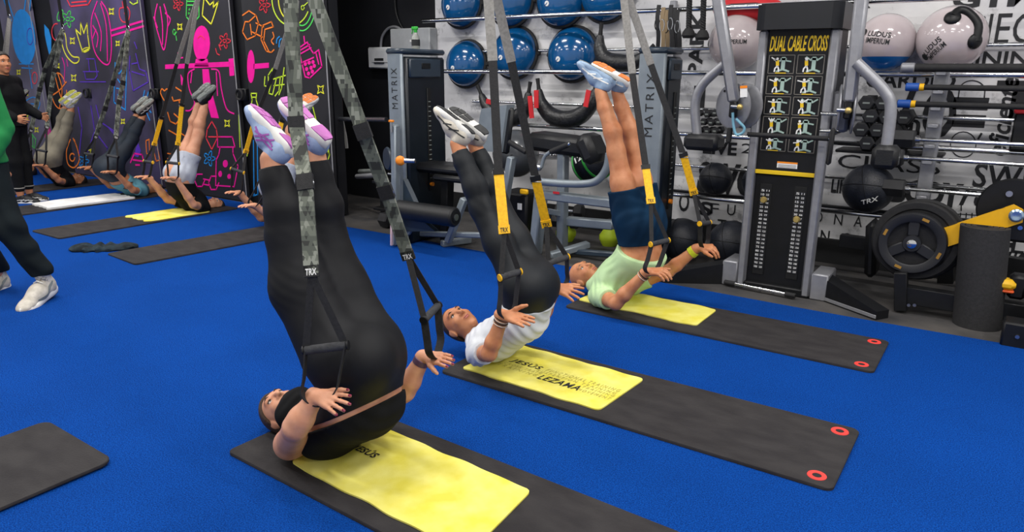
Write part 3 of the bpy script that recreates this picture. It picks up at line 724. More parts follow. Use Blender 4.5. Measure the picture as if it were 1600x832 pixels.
# ------------------------------------------------------------------ woman in black (nearest)
def person_a():
    Y = 1.86
    J = dict(neck=at(483, 664, Y), chest=at(517, 668, Y), belly=at(566, 634, Y), pelvis=at(560, 570, Y),
             shN=at(453, 694, 1.70), elN=at(462, 668, 1.545), wrN=at(492, 622, 1.585), shF=at(545, 668, 2.03), elF=at(632, 612, 2.16), wrF=at(662, 558, 2.20),
             hipN=at(520, 548, 1.775), midN=at(470, 450, 1.775), kneeN=at(450, 368, 1.78), ankN=at(424, 250, 1.79),
             hipF=at(572, 532, 1.955), midF=at(531, 450, 1.955), kneeF=at(507, 362, 1.955), ankF=at(491, 238, 1.95), back=V(1, 0, .1))
    J['glute'] = [at(570, 562, 1.80), at(578, 553, 1.93)]
    S = dict(hip=.13, hipw=.19, waist=.12, chest=.108, chestw=.165, glute=.118, thigh=.124, midr=.108, knee=.079, calf=.070, ankle=.043, uarm=.054, wrist=.031)
    hc, R = head_frame(at(447, 643, Y), (-.93, -.05, -.06), (.08, -.36, .93))
    P = torso(J, S) + leg(J, S, 'N') + leg(J, S, 'F') + arm(J, S, 'N') + arm(J, S, 'F') + head(hc, R, 1.0, J['neck'], .054)
    h1, t1, n1 = hand(J['wrN'] + V(.006, .004, .008), (.95, .04, .0), (.05, .62, -.75), (-.1, .75, .6), curl=(.06, .12, .18, .26), sp=.15, sc=.9)
    h2, t2, n2 = hand(J['wrF'] + V(.01, 0, .004), (.97, .05, .10), (.0, .40, -.9), (0, -.75, -.45), curl=(.06, .10, .12, .16), sp=.10, sc=.92)
    P += h1 + h2 + [FLAT(J)]
    o = sdf_obj('person', P, HI, SKIN)
    tag(o, 'woman in black top and leggings lying with legs raised, nearest the camera', 'person', 'people training in straps')
    T = torso(J, S); ax = (at(566, 620, Y) - at(545, 570, Y)).normalized()
    G = T + leg(J, S, 'N') + leg(J, S, 'F') + [grow(.006)]
    G += [cut(at(572, 629, Y), ax, .60), cut(lerp(J['ankN'], J['kneeN'], .10), J['ankN'] - J['kneeN'], .12), cut(lerp(J['ankF'], J['kneeF'], .10), J['ankF'] - J['kneeF'], .12)]
    G += [fold(.0022, 120, (.4, .2, 1), J['kneeN'], .1), fold(.0022, 120, (.4, .2, 1), J['kneeF'], .1), fold(.0016, 160, (.3, .2, 1), J['midN'], .16, 2), fold(.0035, 80, (.6, 0, -1), lerp(J['hipN'], J['hipF'], .5) - V(.08, 0, 0), .14)]
    sdf_obj('leggings', G, .0055, 'leggings', o)
    G = T + leg(J, S, 'N') + leg(J, S, 'F') + [grow(.011), fold(.004, 120, (-.5, .2, 1), J['chest'], .25), fold(.004, 100, (.5, .3, .8), J['belly'], .22, 1.0), cut(at(572, 637, Y), -ax, 1.6)]
    G += [cone(lerp(J['chest'], J['neck'], .5), lerp(J['neck'], hc, .5), .09, .080, .04), cone(lerp(J['chest'], J['neck'], .6), hc + R @ V(-.01, .055, -.085), .08, .064, .04),
          cone(hc + R @ V(.045, .045, -.08), hc + R @ V(-.05, .05, -.08), .052, .05, .04), cone(lerp(J['neck'], J['shN'], .25), lerp(J['neck'], J['shN'], .6), .062, .055, .03), cone(lerp(J['neck'], J['shF'], .2), lerp(J['neck'], J['shF'], .5), .058, .05, .03)]
    G += [fold(.003, 170, R @ V(0, .5, 1), hc + R @ V(0, .06, -.09), .1), cut(hc + R @ V(0, .06, -.038), R @ V(0, -.15, 1), .2), FLAT(J, .019)]
    sdf_obj('sleeveless_top', G, .0055, 'top_black', o)
    face_details(hc, R, 1.0, o, 'hair_brown', None)
    L = lambda x, y, z: hc + R @ V(x, y, z)
    hr = hair_cap(hc, R, 1.0, line=.065, grow=.013)
    hr += [ell(L(.0, -.115, .02), (.030, .034, .034), R, .02), FLAT(J, .02)]
    H = sdf_obj('hair', hr, .0045, 'hair_brown', o)
    mb = MB()
    for i in range(16):
        a = random.uniform(-1, 1); b = random.uniform(-1, 1); p = L(a * .02, -.115, .02 + b * .02)
        mb.tube([p, p + R @ V(a * .02, -.02, b * .02 + .01), p + R @ V(a * .035, -.03 - .01 * b, .02 * b + .02)], [.004, .003, .001], 5)
    tag(mb.build('hair_wisps', 'hair_brown', H), None, kind='stuff')
    nails(t1, n1, o, 'nail_red', .9); nails(t2[:4], n2, o, 'nail_red', .92)
    band(o, 'watch_strap', lerp(J['wrF'], J['elF'], .12), J['wrF'] - J['elF'], .033, .03, 'band_purple')
    shoe(o, J['ankN'] + V(0, 0, .0), (-.80, -.05, .60), (.50, .34, .72), 1, .285, 'shoe_blue', 'shoe_sole', 'sole_pink', STR_X, 'shoe_purple', 'shoe_white')
    shoe(o, J['ankF'] + V(-.005, 0, .005), (-.76, -.10, .55), (.50, -.10, .80), -1, .285, 'shoe_blue', 'shoe_sole', 'sole_pink', STR_X, 'shoe_purple', 'shoe_white')
    return J, o
# ------------------------------------------------------------------ person in white tee (middle)
def person_b():
    Y = 3.06
    J = dict(neck=at(746, 532, Y), chest=at(775, 530, Y), belly=at(818, 500, Y), pelvis=at(826, 448, Y),
             shN=at(748, 552, 2.89), elN=at(764, 553, 2.72), wrN=at(786, 494, 2.74), shF=at(800, 530, 3.22), elF=at(846, 500, 3.34), wrF=at(868, 450, 3.36),
             hipN=at(806, 435, 2.98), kneeN=at(752, 325, 2.98), ankN=at(714, 225, 2.99), hipF=at(832, 425, 3.14), kneeF=at(778, 320, 3.13), ankF=at(741, 225, 3.11), back=V(1, 0, .1))
    J['glute'] = [at(824, 448, 3.0) + V(.012, 0, 0), at(836, 444, 3.11) + V(.012, 0, 0)]
    S = dict(hip=.105, hipw=.155, waist=.098, chest=.100, chestw=.160, glute=.098, thigh=.080, knee=.056, calf=.056, ankle=.037, uarm=.046, wrist=.029)
    hc, R = head_frame(at(721, 507, Y), (-.90, -.02, .18), (.30, -.42, .86))
    P = torso(J, S) + leg(J, S, 'N') + leg(J, S, 'F') + arm(J, S, 'N') + arm(J, S, 'F') + head(hc, R, 1.0, J['neck'], .054)
    h1, t1, n1 = hand(J['wrN'] + V(.006, 0, .006), (.97, .03, -.04), (.05, .35, -.9), (0, .8, .45), curl=(.04, .05, .08, .1), sp=.05, thumb=(.7, .5, -.55))
    h2, t2, n2 = hand(J['wrF'] + V(.006, 0, .0), (.98, .0, -.05), (-.1, .6, -.75), (0, -.3, .9), curl=(.1, .15, .15, .2), sp=.2)
    P += h1 + h2 + [FLAT(J)]
    o = sdf_obj('person', P, HI, SKIN3)
    tag(o, 'person in white tee and black leggings lying with legs raised on lettered towel', 'person', 'people training in straps')
    G = torso(J, S) + leg(J, S, 'N') + leg(J, S, 'F') + [grow(.006)]
    G += [cut(lerp(J['pelvis'], J['belly'], .62), J['belly'] - J['pelvis'], .60), cut(lerp(J['ankN'], J['kneeN'], .12), J['ankN'] - J['kneeN'], .1), cut(lerp(J['ankF'], J['kneeF'], .12), J['ankF'] - J['kneeF'], .1)]
    G += [fold(.002, 120, (.4, .2, 1), J['kneeN'], .09), fold(.002, 140, (.4, .2, 1), J['ankN'] - V(0, 0, .06), .08), fold(.0025, 70, (.6, 0, -1), lerp(J['hipN'], J['hipF'], .5) - V(.08, 0, 0), .14)]
    sdf_obj('leggings', G, .0055, 'leggings_grey', o)
    G = torso(J, S) + leg(J, S, 'N') + leg(J, S, 'F') + arm(J, S, 'N', .004, .62) + arm(J, S, 'F', .004, .55) + [grow(.011)] + [cone(J['chest'], lerp(J['neck'], hc, .15), .09, .062, .04)]
    G += [FLAT(J, .02), cut(lerp(J['pelvis'], J['belly'], .45), J['pelvis'] - J['belly'], 1.6), cut(lerp(J['shN'], J['elN'], .60), J['elN'] - J['shN'], .085), cut(lerp(J['neck'], hc, .33), hc - J['neck'], .09),
          fold(.0055, 125, (.8, .1, .6), J['belly'], .24), fold(.0045, 110, (.7, .3, .6), J['chest'], .22, 1.3), fold(.004, 130, (.9, .5, -.2), J['shN'], .13)]
    sdf_obj('tee_shirt', G, .0055, 'tee_white', o)
    face_details(hc, R, 1.0, o, 'hair_brown', None)
    sdf_obj('hair', hair_cap(hc, R, 1.0, line=.085, grow=.004), .0045, 'hair_brown', o)
    for i, (f, m) in enumerate(((.06, 'black_rubber'), (.11, 'band_beige'), (.15, 'black_rubber'), (.20, 'band_beige'))): band(o, 'bracelet', lerp(J['wrN'], J['elN'], f), J['wrN'] - J['elN'], .033 + .001 * i, .006, m, .003)
    for i, f in enumerate((.14, .19)): band(o, 'bracelet', lerp(J['wrF'], J['elF'], f), J['wrF'] - J['elF'], .033, .005, 'black_rubber', .003)
    shoe(o, J['ankN'], (-.80, -.06, .50), (.46, .22, .80), 1, .275, 'shoe_cream', 'shoe_white', 'sole_dark', STR_L, 'sole_dark', 'shoe_white')
    shoe(o, J['ankF'], (-.80, -.08, .48), (.46, -.15, .80), -1, .275, 'shoe_cream', 'shoe_white', 'sole_dark', STR_L, 'sole_dark', 'shoe_white')
    return J, o
# ------------------------------------------------------------------ man in mint tee
def person_c():
    Y = 4.50
    J = dict(neck=at(937, 445, Y), chest=at(965, 436, Y), belly=at(1002, 400, Y), pelvis=at(1000, 352, Y),
             shN=at(938, 462, 4.31), elN=at(962, 474, 4.15), wrN=at(1010, 426, 4.17), shF=at(985, 445, 4.68), elF=at(1043, 425, 4.76), wrF=at(1090, 388, 4.80),
             hipN=at(982, 335, 4.41), kneeN=at(963, 238, 4.41), ankN=at(938, 142, 4.41), hipF=at(1010, 330, 4.59), kneeF=at(990, 232, 4.57), ankF=at(964, 143, 4.55), back=V(1, 0, .1))
    S = dict(hip=.118, hipw=.172, waist=.112, chest=.115, chestw=.185, glute=.1, thigh=.088, knee=.060, calf=.058, ankle=.039, uarm=.054, wrist=.031)
    J['glute'] = [at(992, 350, 4.42) + V(.03, 0, 0), at(1008, 345, 4.58) + V(.03, 0, 0)]
    hc, R = head_frame(at(916, 432, Y), (-.88, -.05, .22), (.30, -.30, .90))
    P = torso(J, S) + leg(J, S, 'N') + leg(J, S, 'F') + arm(J, S, 'N') + arm(J, S, 'F') + head(hc, R, 1.05, J['neck'], .06, True)
    h1, t1, n1 = hand(J['wrN'] + V(.01, 0, .004), (.9, -.05, .2), (.2, .3, -.9), (0, .8, .3), curl=(.7, .7, .7, .75), sp=.05, sc=1.08)
    h2, t2, n2 = hand(J['wrF'] + V(.01, 0, .003), (.95, .0, .15), (.15, .3, -.9), (0, -.6, .5), curl=(.8, .8, .8, .85), sp=.05, sc=1.08)
    o = sdf_obj('person', P + h1 + h2 + [FLAT(J)], HI, SKIN3)
    tag(o, 'bald man in mint tee and navy shorts lying with bare legs raised', 'person', 'people training in straps')
    n = J['shN'] - J['shF']
    G = [cone(J['pelvis'], lerp(J['pelvis'], J['belly'], .7), .128, .122, .05, n, .70)]
    for q in 'NF': G += [cone(J['hip' + q], lerp(J['hip' + q], J['knee' + q], .45), .104, .098, .06)]
    G = torso(J, S) + leg(J, S, 'N') + leg(J, S, 'F') + [grow(.007)] + G
    G += [fold(.006, 75, (.8, .5, -.3), J['pelvis'], .26), fold(.005, 95, (-.5, .7, .5), lerp(J['hipN'], J['kneeN'], .15), .2, 2)]
    G += [cut(lerp(J['pelvis'], J['belly'], .55), J['belly'] - J['pelvis'], .60)]
    nk = (lerp(J['kneeN'], J['kneeF'], .5) - J['pelvis']).normalized()
    G += [cut(at(990, 293, 4.5), nk + V(.05, 0, 0), 1.6)]
    sdf_obj('shorts', G, .0055, 'shorts_navy', o)
    G = torso(J, S) + leg(J, S, 'N') + leg(J, S, 'F') + arm(J, S, 'N', .008, .6) + arm(J, S, 'F', .006, .55) + [grow(.011)] + [cone(J['chest'], lerp(J['belly'], J['chest'], .0), .128, .150, .05, n, .70), cone(J['chest'], lerp(J['neck'], hc, .12), .12, .075, .05, n, .72)]
    e1 = at(1040, 424, Y) - at(950, 374, Y); hx = e1.cross(V(0, 1, 0)); hx = hx if hx.dot(J['pelvis'] - J['chest']) > 0 else -hx
    G += [fold(.0075, 85, (.75, .5, -.25), J['chest'], .30), fold(.006, 120, (-.5, .4, .7), lerp(J['belly'], J['chest'], .4), .24, 1), fold(.004, 150, (.9, .3, .3), J['shN'], .14)]
    G += [cut(at(1000, 392, Y), hx, 1.8), cut(lerp(J['shN'], J['elN'], .55), J['elN'] - J['shN'], .1), cut(lerp(J['shF'], J['elF'], .5), J['elF'] - J['shF'], .1), cut(lerp(J['neck'], hc, .40), hc - J['neck'], .09), FLAT(J, .02)]
    sdf_obj('tee_shirt', G, .0055, 'tee_mint', o)
    face_details(hc, R, 1.05, o, 'hair_grey', None)
    band(o, 'watch', lerp(J['wrF'], J['elF'], .16), J['wrF'] - J['elF'], .036, .035, 'band_yellow', .007)
    band(o, 'bracelet', lerp(J['wrN'], J['elN'], .08), J['wrN'] - J['elN'], .036, .008, 'black_rubber', .003); band(o, 'bracelet', lerp(J['wrN'], J['elN'], .13), J['wrN'] - J['elN'], .037, .006, 'band_beige', .003)
    shoe(o, J['ankN'], (-.83, -.08, .42), (.38, .22, .85), 1, .30, 'shoe_pale', 'shoe_pale', 'sole_grey', STR_L, 'shoe_sole', 'shoe_white')
    shoe(o, J['ankF'], (-.82, -.12, .40), (.40, -.16, .85), -1, .30, 'shoe_pale', 'shoe_sole', 'sole_orange', STR_L, 'shoe_sole', 'shoe_white')
    return J, o
JA, PA = person_a(); JB, PB = person_b(); JC, PC = person_c()
# ------------------------------------------------------------------ people by the mural
def mural_person(X, pxs, S, label, skin, legm, topm, hairm, shoes, legs='long', curl=.2, hs=1.0, v=.0075):
    A = {}
    W = S.get('w', .17); hw = S.get('hw', .10)
    for k, (x, y, dx) in pxs.items(): A[k] = atx(x, y, X + dx)
    J = dict(A); J['back'] = V(0, -1, .1)
    J['glute'] = [A['pelvis'] + V(s * .075, -.05, -.01) for s in (-1, 1)]
    hc, R = head_frame(A['head'], S.get('crown', (.0, .92, .05)), S.get('face', (.25, -.25, .93)))
    P = torso(J, S) + leg(J, S, 'N') + leg(J, S, 'F') + arm(J, S, 'N') + arm(J, S, 'F') + head(hc, R, hs, J['neck'], .056, True)
    for q, sg in (('N', 1), ('F', -1)):
        d = (A['wr' + q] - A['el' + q]).normalized(); hd = V(0, -.95, .05) + d * .35
        P += hand(A['wr' + q], hd, (0, .1, -1), (-sg, 0, .15), curl=curl, sp=.12, sc=1.03, k=.003)[0]
    P.append(FLAT(J, .018)); o = sdf_obj('person', P, v, skin); tag(o, label, 'person', 'people training in straps')
    ax = J['belly'] - J['pelvis']
    if legs == 'long':
        G = torso(J, S) + leg(J, S, 'N') + leg(J, S, 'F') + [grow(.008)]
        G += [cut(lerp(J['pelvis'], J['belly'], .7), ax, .6)] + [cut(lerp(J['ank' + q], J['knee' + q], .2), J['ank' + q] - J['knee' + q], .1) for q in 'NF']
        G += [fold(.003, 90, (.3, .4, 1), J['kneeN'], .12)]
        sdf_obj('leggings', G, v, legm, o)
    else:
        G = [cone(J['pelvis'], lerp(J['pelvis'], J['belly'], .8), S['hip'] + .014, S['waist'] + .014, .05, V(1, 0, 0), .70)]
        for q in 'NF': G.append(cone(J['hip' + q], lerp(J['hip' + q], J['knee' + q], .48), S['thigh'] + .02, S['thigh'] + .026, .05))
        G += [ell(g, (S['glute'] + .014,) * 3, None, .06) for g in J['glute']] + [cut(lerp(J['pelvis'], J['belly'], .7), ax, .25)]
        for q in 'NF':
            m = lerp(J['hip' + q], J['knee' + q], .46); G += [cut(m, J['knee' + q] - J['hip' + q], .13), sub(cone(lerp(J['hip' + q], m, .7), J['knee' + q], S['thigh'] + .010, S['thigh'] + .02))]
        G += [fold(.006, 60, (.4, .7, -.6), J['pelvis'], .25), fold(.005, 70, (.8, .3, .6), lerp(J['hipN'], J['kneeN'], .25), .16)]
        sdf_obj('shorts', G, v, legm, o)
    G = torso(J, S) + leg(J, S, 'N') + leg(J, S, 'F') + arm(J, S, 'N', .004, .6) + arm(J, S, 'F', .004, .6) + [grow(.012)] + [cone(J['chest'], lerp(J['neck'], hc, .12), .10, .066, .04)]
    G += [cut(lerp(J['pelvis'], J['belly'], S.get('hem', .6)), -ax, 1.6)] + [cut(lerp(J['sh' + q], J['el' + q], .6), J['el' + q] - J['sh' + q], .1) for q in 'NF'] + [fold(.006, 60, (.4, .5, .7), J['chest'], .25), FLAT(J, .017)]
    sdf_obj('tee_shirt', G, v, topm, o)
    face_details(hc, R, hs, o, hairm, None)
    sdf_obj('hair', hair_cap(hc, R, hs, line=.07, grow=.010), .006, hairm, o)
    for q, sd in (('N', 1), ('F', -1)):
        shoe(o, J['ank' + q], S.get('toe', (.0, .80, .55)), S.get('sole', (.25, -.45, .85)), sd, .285, *shoes)
    return J, o
SM = dict(hip=.115, hipw=.165, waist=.108, chest=.115, chestw=.18, glute=.098, thigh=.086, knee=.060, calf=.060, ankle=.039, uarm=.050, wrist=.030)
SF = dict(hip=.112, hipw=.165, waist=.10, chest=.105, chestw=.165, glute=.104, thigh=.090, knee=.062, calf=.060, ankle=.037, uarm=.046, wrist=.028)
def jj(head, neck, chest, belly, pelvis, kn, an, shN, elN, wrN, shF, elF, wrF, kdx=.09):
    d = dict(head=head + (0,), neck=neck + (0,), chest=chest + (0,), belly=belly + (0,), pelvis=pelvis + (0,))
    hx, hy = pelvis
    d['hipN'] = (hx + 6, hy - 2, .085); d['hipF'] = (hx - 5, hy - 6, -.085)
    d['kneeN'] = (kn[0] + 4, kn[1] + 2, kdx); d['kneeF'] = (kn[0] - 4, kn[1] - 2, -kdx)
    d['ankN'] = (an[0] + 4, an[1] + 2, kdx); d['ankF'] = (an[0] - 4, an[1] - 2, -kdx)
    d.update(shN=shN + (.17,), elN=elN + (.26,), wrN=wrN + (.26,), shF=shF + (-.17,), elF=elF + (-.26,), wrF=wrF + (-.26,)); return d
J3, P3 = mural_person(-7.77, jj((334, 323), (317, 321), (301, 314), (283, 295), (283, 270), (306, 208), (316, 160), (318, 325), (302, 320), (275, 280), (292, 318), (262, 312), (232, 278)),
    SM, 'man in black tee and pale grey shorts by the pink mural figure', SKIN, 'shorts_grey', 'top_black', 'hair_black', ('shoe_black', 'sole_grey', 'sole_grey', None, None, 'shoe_black'), 'short')
S2_ = dict(SF); S2_['hem'] = .95
J2, P2 = mural_person(-9.35, jj((240, 297), (225, 297), (208, 293), (188, 282), (172, 262), (203, 216), (220, 178), (222, 300), (208, 297), (180, 270), (200, 293), (172, 290), (142, 263)),
    S2_, 'person in teal tee and navy leggings on the white towel', SKIN2, 'navy_legs', 'tee_teal', 'hair_black', ('shoe_black', 'shoe_grey', 'sole_grey', STR_L, 'shoe_white', 'shoe_black'))
J1, P1_ = mural_person(-10.95, jj((120, 283), (109, 283), (98, 279), (84, 266), (78, 247), (100, 200), (108, 166), (108, 287), (92, 282), (68, 260), (98, 279), (74, 274), (52, 252)),
    SF, 'person in olive leggings by the far left mural boards', SKIN2, 'olive', 'top_black', 'hair_black', ('shoe_white', 'shoe_white', 'shoe_lime', STR_L, 'shoe_lime', 'shoe_white'))
J0, P0_ = mural_person(-12.5, jj((42, 268), (33, 269), (22, 266), (8, 254), (2, 236), (20, 195), (26, 160), (32, 272), (18, 268), (-6, 248), (22, 266), (2, 262), (-18, 240)),
    SF, 'farthest person lying beyond the olive leggings, only head and arm in view', SKIN2, 'navy_legs', 'top_black', 'hair_black', ('shoe_black', 'shoe_grey', 'sole_grey', None, None, 'shoe_black'), v=.01)
S4_ = dict(SM); S4_['toe'] = (.12, .85, .42); S4_['sole'] = (.42, -.42, .80)
J4, P4 = mural_person(-6.13, jj((492, 348), (474, 346), (455, 340), (434, 318), (434, 288), (458, 222), (468, 176), (474, 352), (440, 350), (398, 322), (448, 344), (408, 340), (374, 302)),
    S4_, 'person mostly hidden behind the woman in black, orange soled shoes showing', SKIN, 'shorts_grey', 'top_black', 'hair_black', ('shoe_white', 'shoe_sole', 'sole_orange', STR_L, 'shoe_grey', 'shoe_white'), 'short')
# ------------------------------------------------------------------ walking person in green hoodie (left edge)
def walker():
    f1 = fl(62, 470); F1 = V(-5.50, 2.10, .135); F2 = fl(0, 452) + V(-.02, .02, .105)
    pel = V(-5.90, 2.00, .97); d = V(.42, -.9, 0).normalized(); lat = V(d.y, -d.x, 0) * -1
    J = dict(pelvis=pel, belly=pel + V(0, 0, .17), chest=pel + V(.0, -.01, .40), neck=pel + V(.01, -.02, .58), back=-d)
    J['hipN'] = pel + lat * .09 - V(0, 0, .03); J['hipF'] = pel - lat * .09 - V(0, 0, .03)
    J['ankN'] = F1 + V(-.03, .05, .02); J['ankF'] = F2
    J['kneeN'] = V(-5.62, 2.02, .54); J['kneeF'] = V(-5.92, 1.88, .54)
    for q, s in (('N', 1), ('F', -1)):
        J['sh' + q] = J['neck'] + lat * (.19 * s) - V(0, 0, .05); J['el' + q] = J['sh' + q] + lat * (.05 * s) + V(0, .03, -.29); J['wr' + q] = J['el' + q] + d * .15 + V(0, 0, -.20)
    S = dict(SM); S.update(thigh=.09, hip=.12)
    hc, R = head_frame(J['neck'] + V(.015, -.03, .17), (0, 0, 1), (d.x, d.y, -.1))
    P = torso(J, S) + leg(J, S, 'N') + leg(J, S, 'F') + arm(J, S, 'N') + arm(J, S, 'F') + head(hc, R, 1.0, J['neck'], .056, True)
    for q, s in (('N', 1), ('F', -1)): P += hand(J['wr' + q], (d.x * .3, d.y * .3, -1), lat * -s, d, curl=.4, k=.003)[0]
    o = sdf_obj('person', P, .008, SKIN); tag(o, 'person walking in green hoodie, dark sweatpants and white high-top sneakers', 'person')
    G = torso(J, S, .01)[:1] + [cone(J['hipN'], J['kneeN'], .115, .092, .05), cone(J['kneeN'], J['ankN'] + V(0, 0, .05), .095, .072, .04), cone(J['hipF'], J['kneeF'], .115, .092, .05), cone(J['kneeF'], J['ankF'] + V(0, 0, .05), .095, .072, .04)]
    G += [cut(J['ank' + q] + V(0, 0, .03), (0, 0, -1), .12) for q in 'NF'] + [fold(.008, 45, (.3, .2, 1), J['kneeN'], .3), fold(.007, 60, (.5, .2, 1), J['ankN'] + V(0, 0, .1), .16, 1)]
    sdf_obj('sweatpants', G, .0075, 'sweat_dark', o)
    G = torso(J, S, .035)[:3] + arm(J, S, 'N', .025, 2) + arm(J, S, 'F', .025, 2) + [cone(J['neck'] - d * .05, J['neck'] - d * .09 - V(0, 0, .04), .09, .08, .05)]
    G += [cut(pel + V(0, 0, .0), (0, 0, -1), .3), fold(.008, 40, (.5, .3, 1), J['belly'], .3)]
    sdf_obj('hoodie', G, .0075, 'hood_green', o)
    face_details(hc, R, 1.0, o, 'hair_black', None); sdf_obj('hair', hair_cap(hc, R, 1.0), .006, 'hair_black', o)
    shoe(o, J['ankN'] + V(.0, .0, .005), (.50, -.84, -.20), (.10, -.16, -.95), 1, .37, 'shoe_cream', 'shoe_sole', 'sole_dark', STR_SW, 'sole_grey', 'shoe_white', True, .02)
    shoe(o, J['ankF'], (.48, -.88, 0), (0, 0, -1), -1, .34, 'shoe_cream', 'shoe_sole', 'sole_dark', STR_SW, 'sole_grey', 'shoe_white', True, .02)
walker()
def stander():
    f = fl(40, 318); b = V(f.x - .10, f.y + .05, 0); d = V(.75, .55, 0).normalized(); lat = V(d.y, -d.x, 0)
    pel = b + V(-.05, 0, .93)
    J = dict(pelvis=pel, belly=pel + V(0, 0, .16), chest=pel + V(0, 0, .38), neck=pel + V(.01, 0, .56), back=-d)
    for q, s in (('N', 1), ('F', -1)):
        J['hip' + q] = pel + lat * (.09 * s) - V(0, 0, .03); J['knee' + q] = b + lat * (.09 * s) + V(0, 0, .51); J['ank' + q] = b + lat * (.09 * s) + V(0, 0, .10)
        J['sh' + q] = J['neck'] + lat * (.18 * s) - V(0, 0, .05); J['el' + q] = J['sh' + q] + lat * (.06 * s) + V(0, .0, -.28); J['wr' + q] = J['el' + q] + d * .2 + V(0, 0, -.12)
    hc, R = head_frame(J['neck'] + V(.03, .0, .17), (0, 0, 1), (.72, .1, -.35))
    S = dict(SM)
    P = torso(J, S) + leg(J, S, 'N') + leg(J, S, 'F') + arm(J, S, 'N') + arm(J, S, 'F') + head(hc, R, 1.0, J['neck'], .056, True)
    for q, s in (('N', 1), ('F', -1)): P += hand(J['wr' + q], d * .9 + V(0, 0, -.3), lat * -s, (0, 0, 1), curl=.5, k=.003)[0]
    o = sdf_obj('person', P, .008, SKIN2); tag(o, 'person in black sportswear standing behind the green hoodie', 'person')
    G = torso(J, S, .03)[:3] + arm(J, S, 'N', .022, 2) + arm(J, S, 'F', .022, 2) + [cut(pel, (0, 0, -1), .3), fold(.008, 40, (.5, .3, 1), J['belly'], .3)]
    sdf_obj('sweatshirt', G, .008, 'top_black', o)
    G = torso(J, S, .012)[:1] + [cone(J['hip' + q], J['knee' + q], .105, .08, .05) for q in 'NF'] + [cone(J['knee' + q], J['ank' + q] + V(0, 0, .08), .08, .055, .04) for q in 'NF']
    sdf_obj('sweatpants', G, .008, 'top_black', o)
    for q in 'NF': band(o, 'sock_stripe', J['ank' + q] + V(0, 0, .09), (0, 0, 1), .058, .012, 'shoe_grey', .004)
    face_details(hc, R, 1.0, o, 'hair_black', None); sdf_obj('hair', hair_cap(hc, R, 1.0, line=.06), .006, 'hair_black', o)
    for q, s in (('N', 1), ('F', -1)): shoe(o, J['ank' + q], tuple(d), (0, 0, -1), s, .28, 'shoe_black', 'shoe_sole', 'sole_dark', STR_L, 'shoe_white', 'shoe_black')
stander()
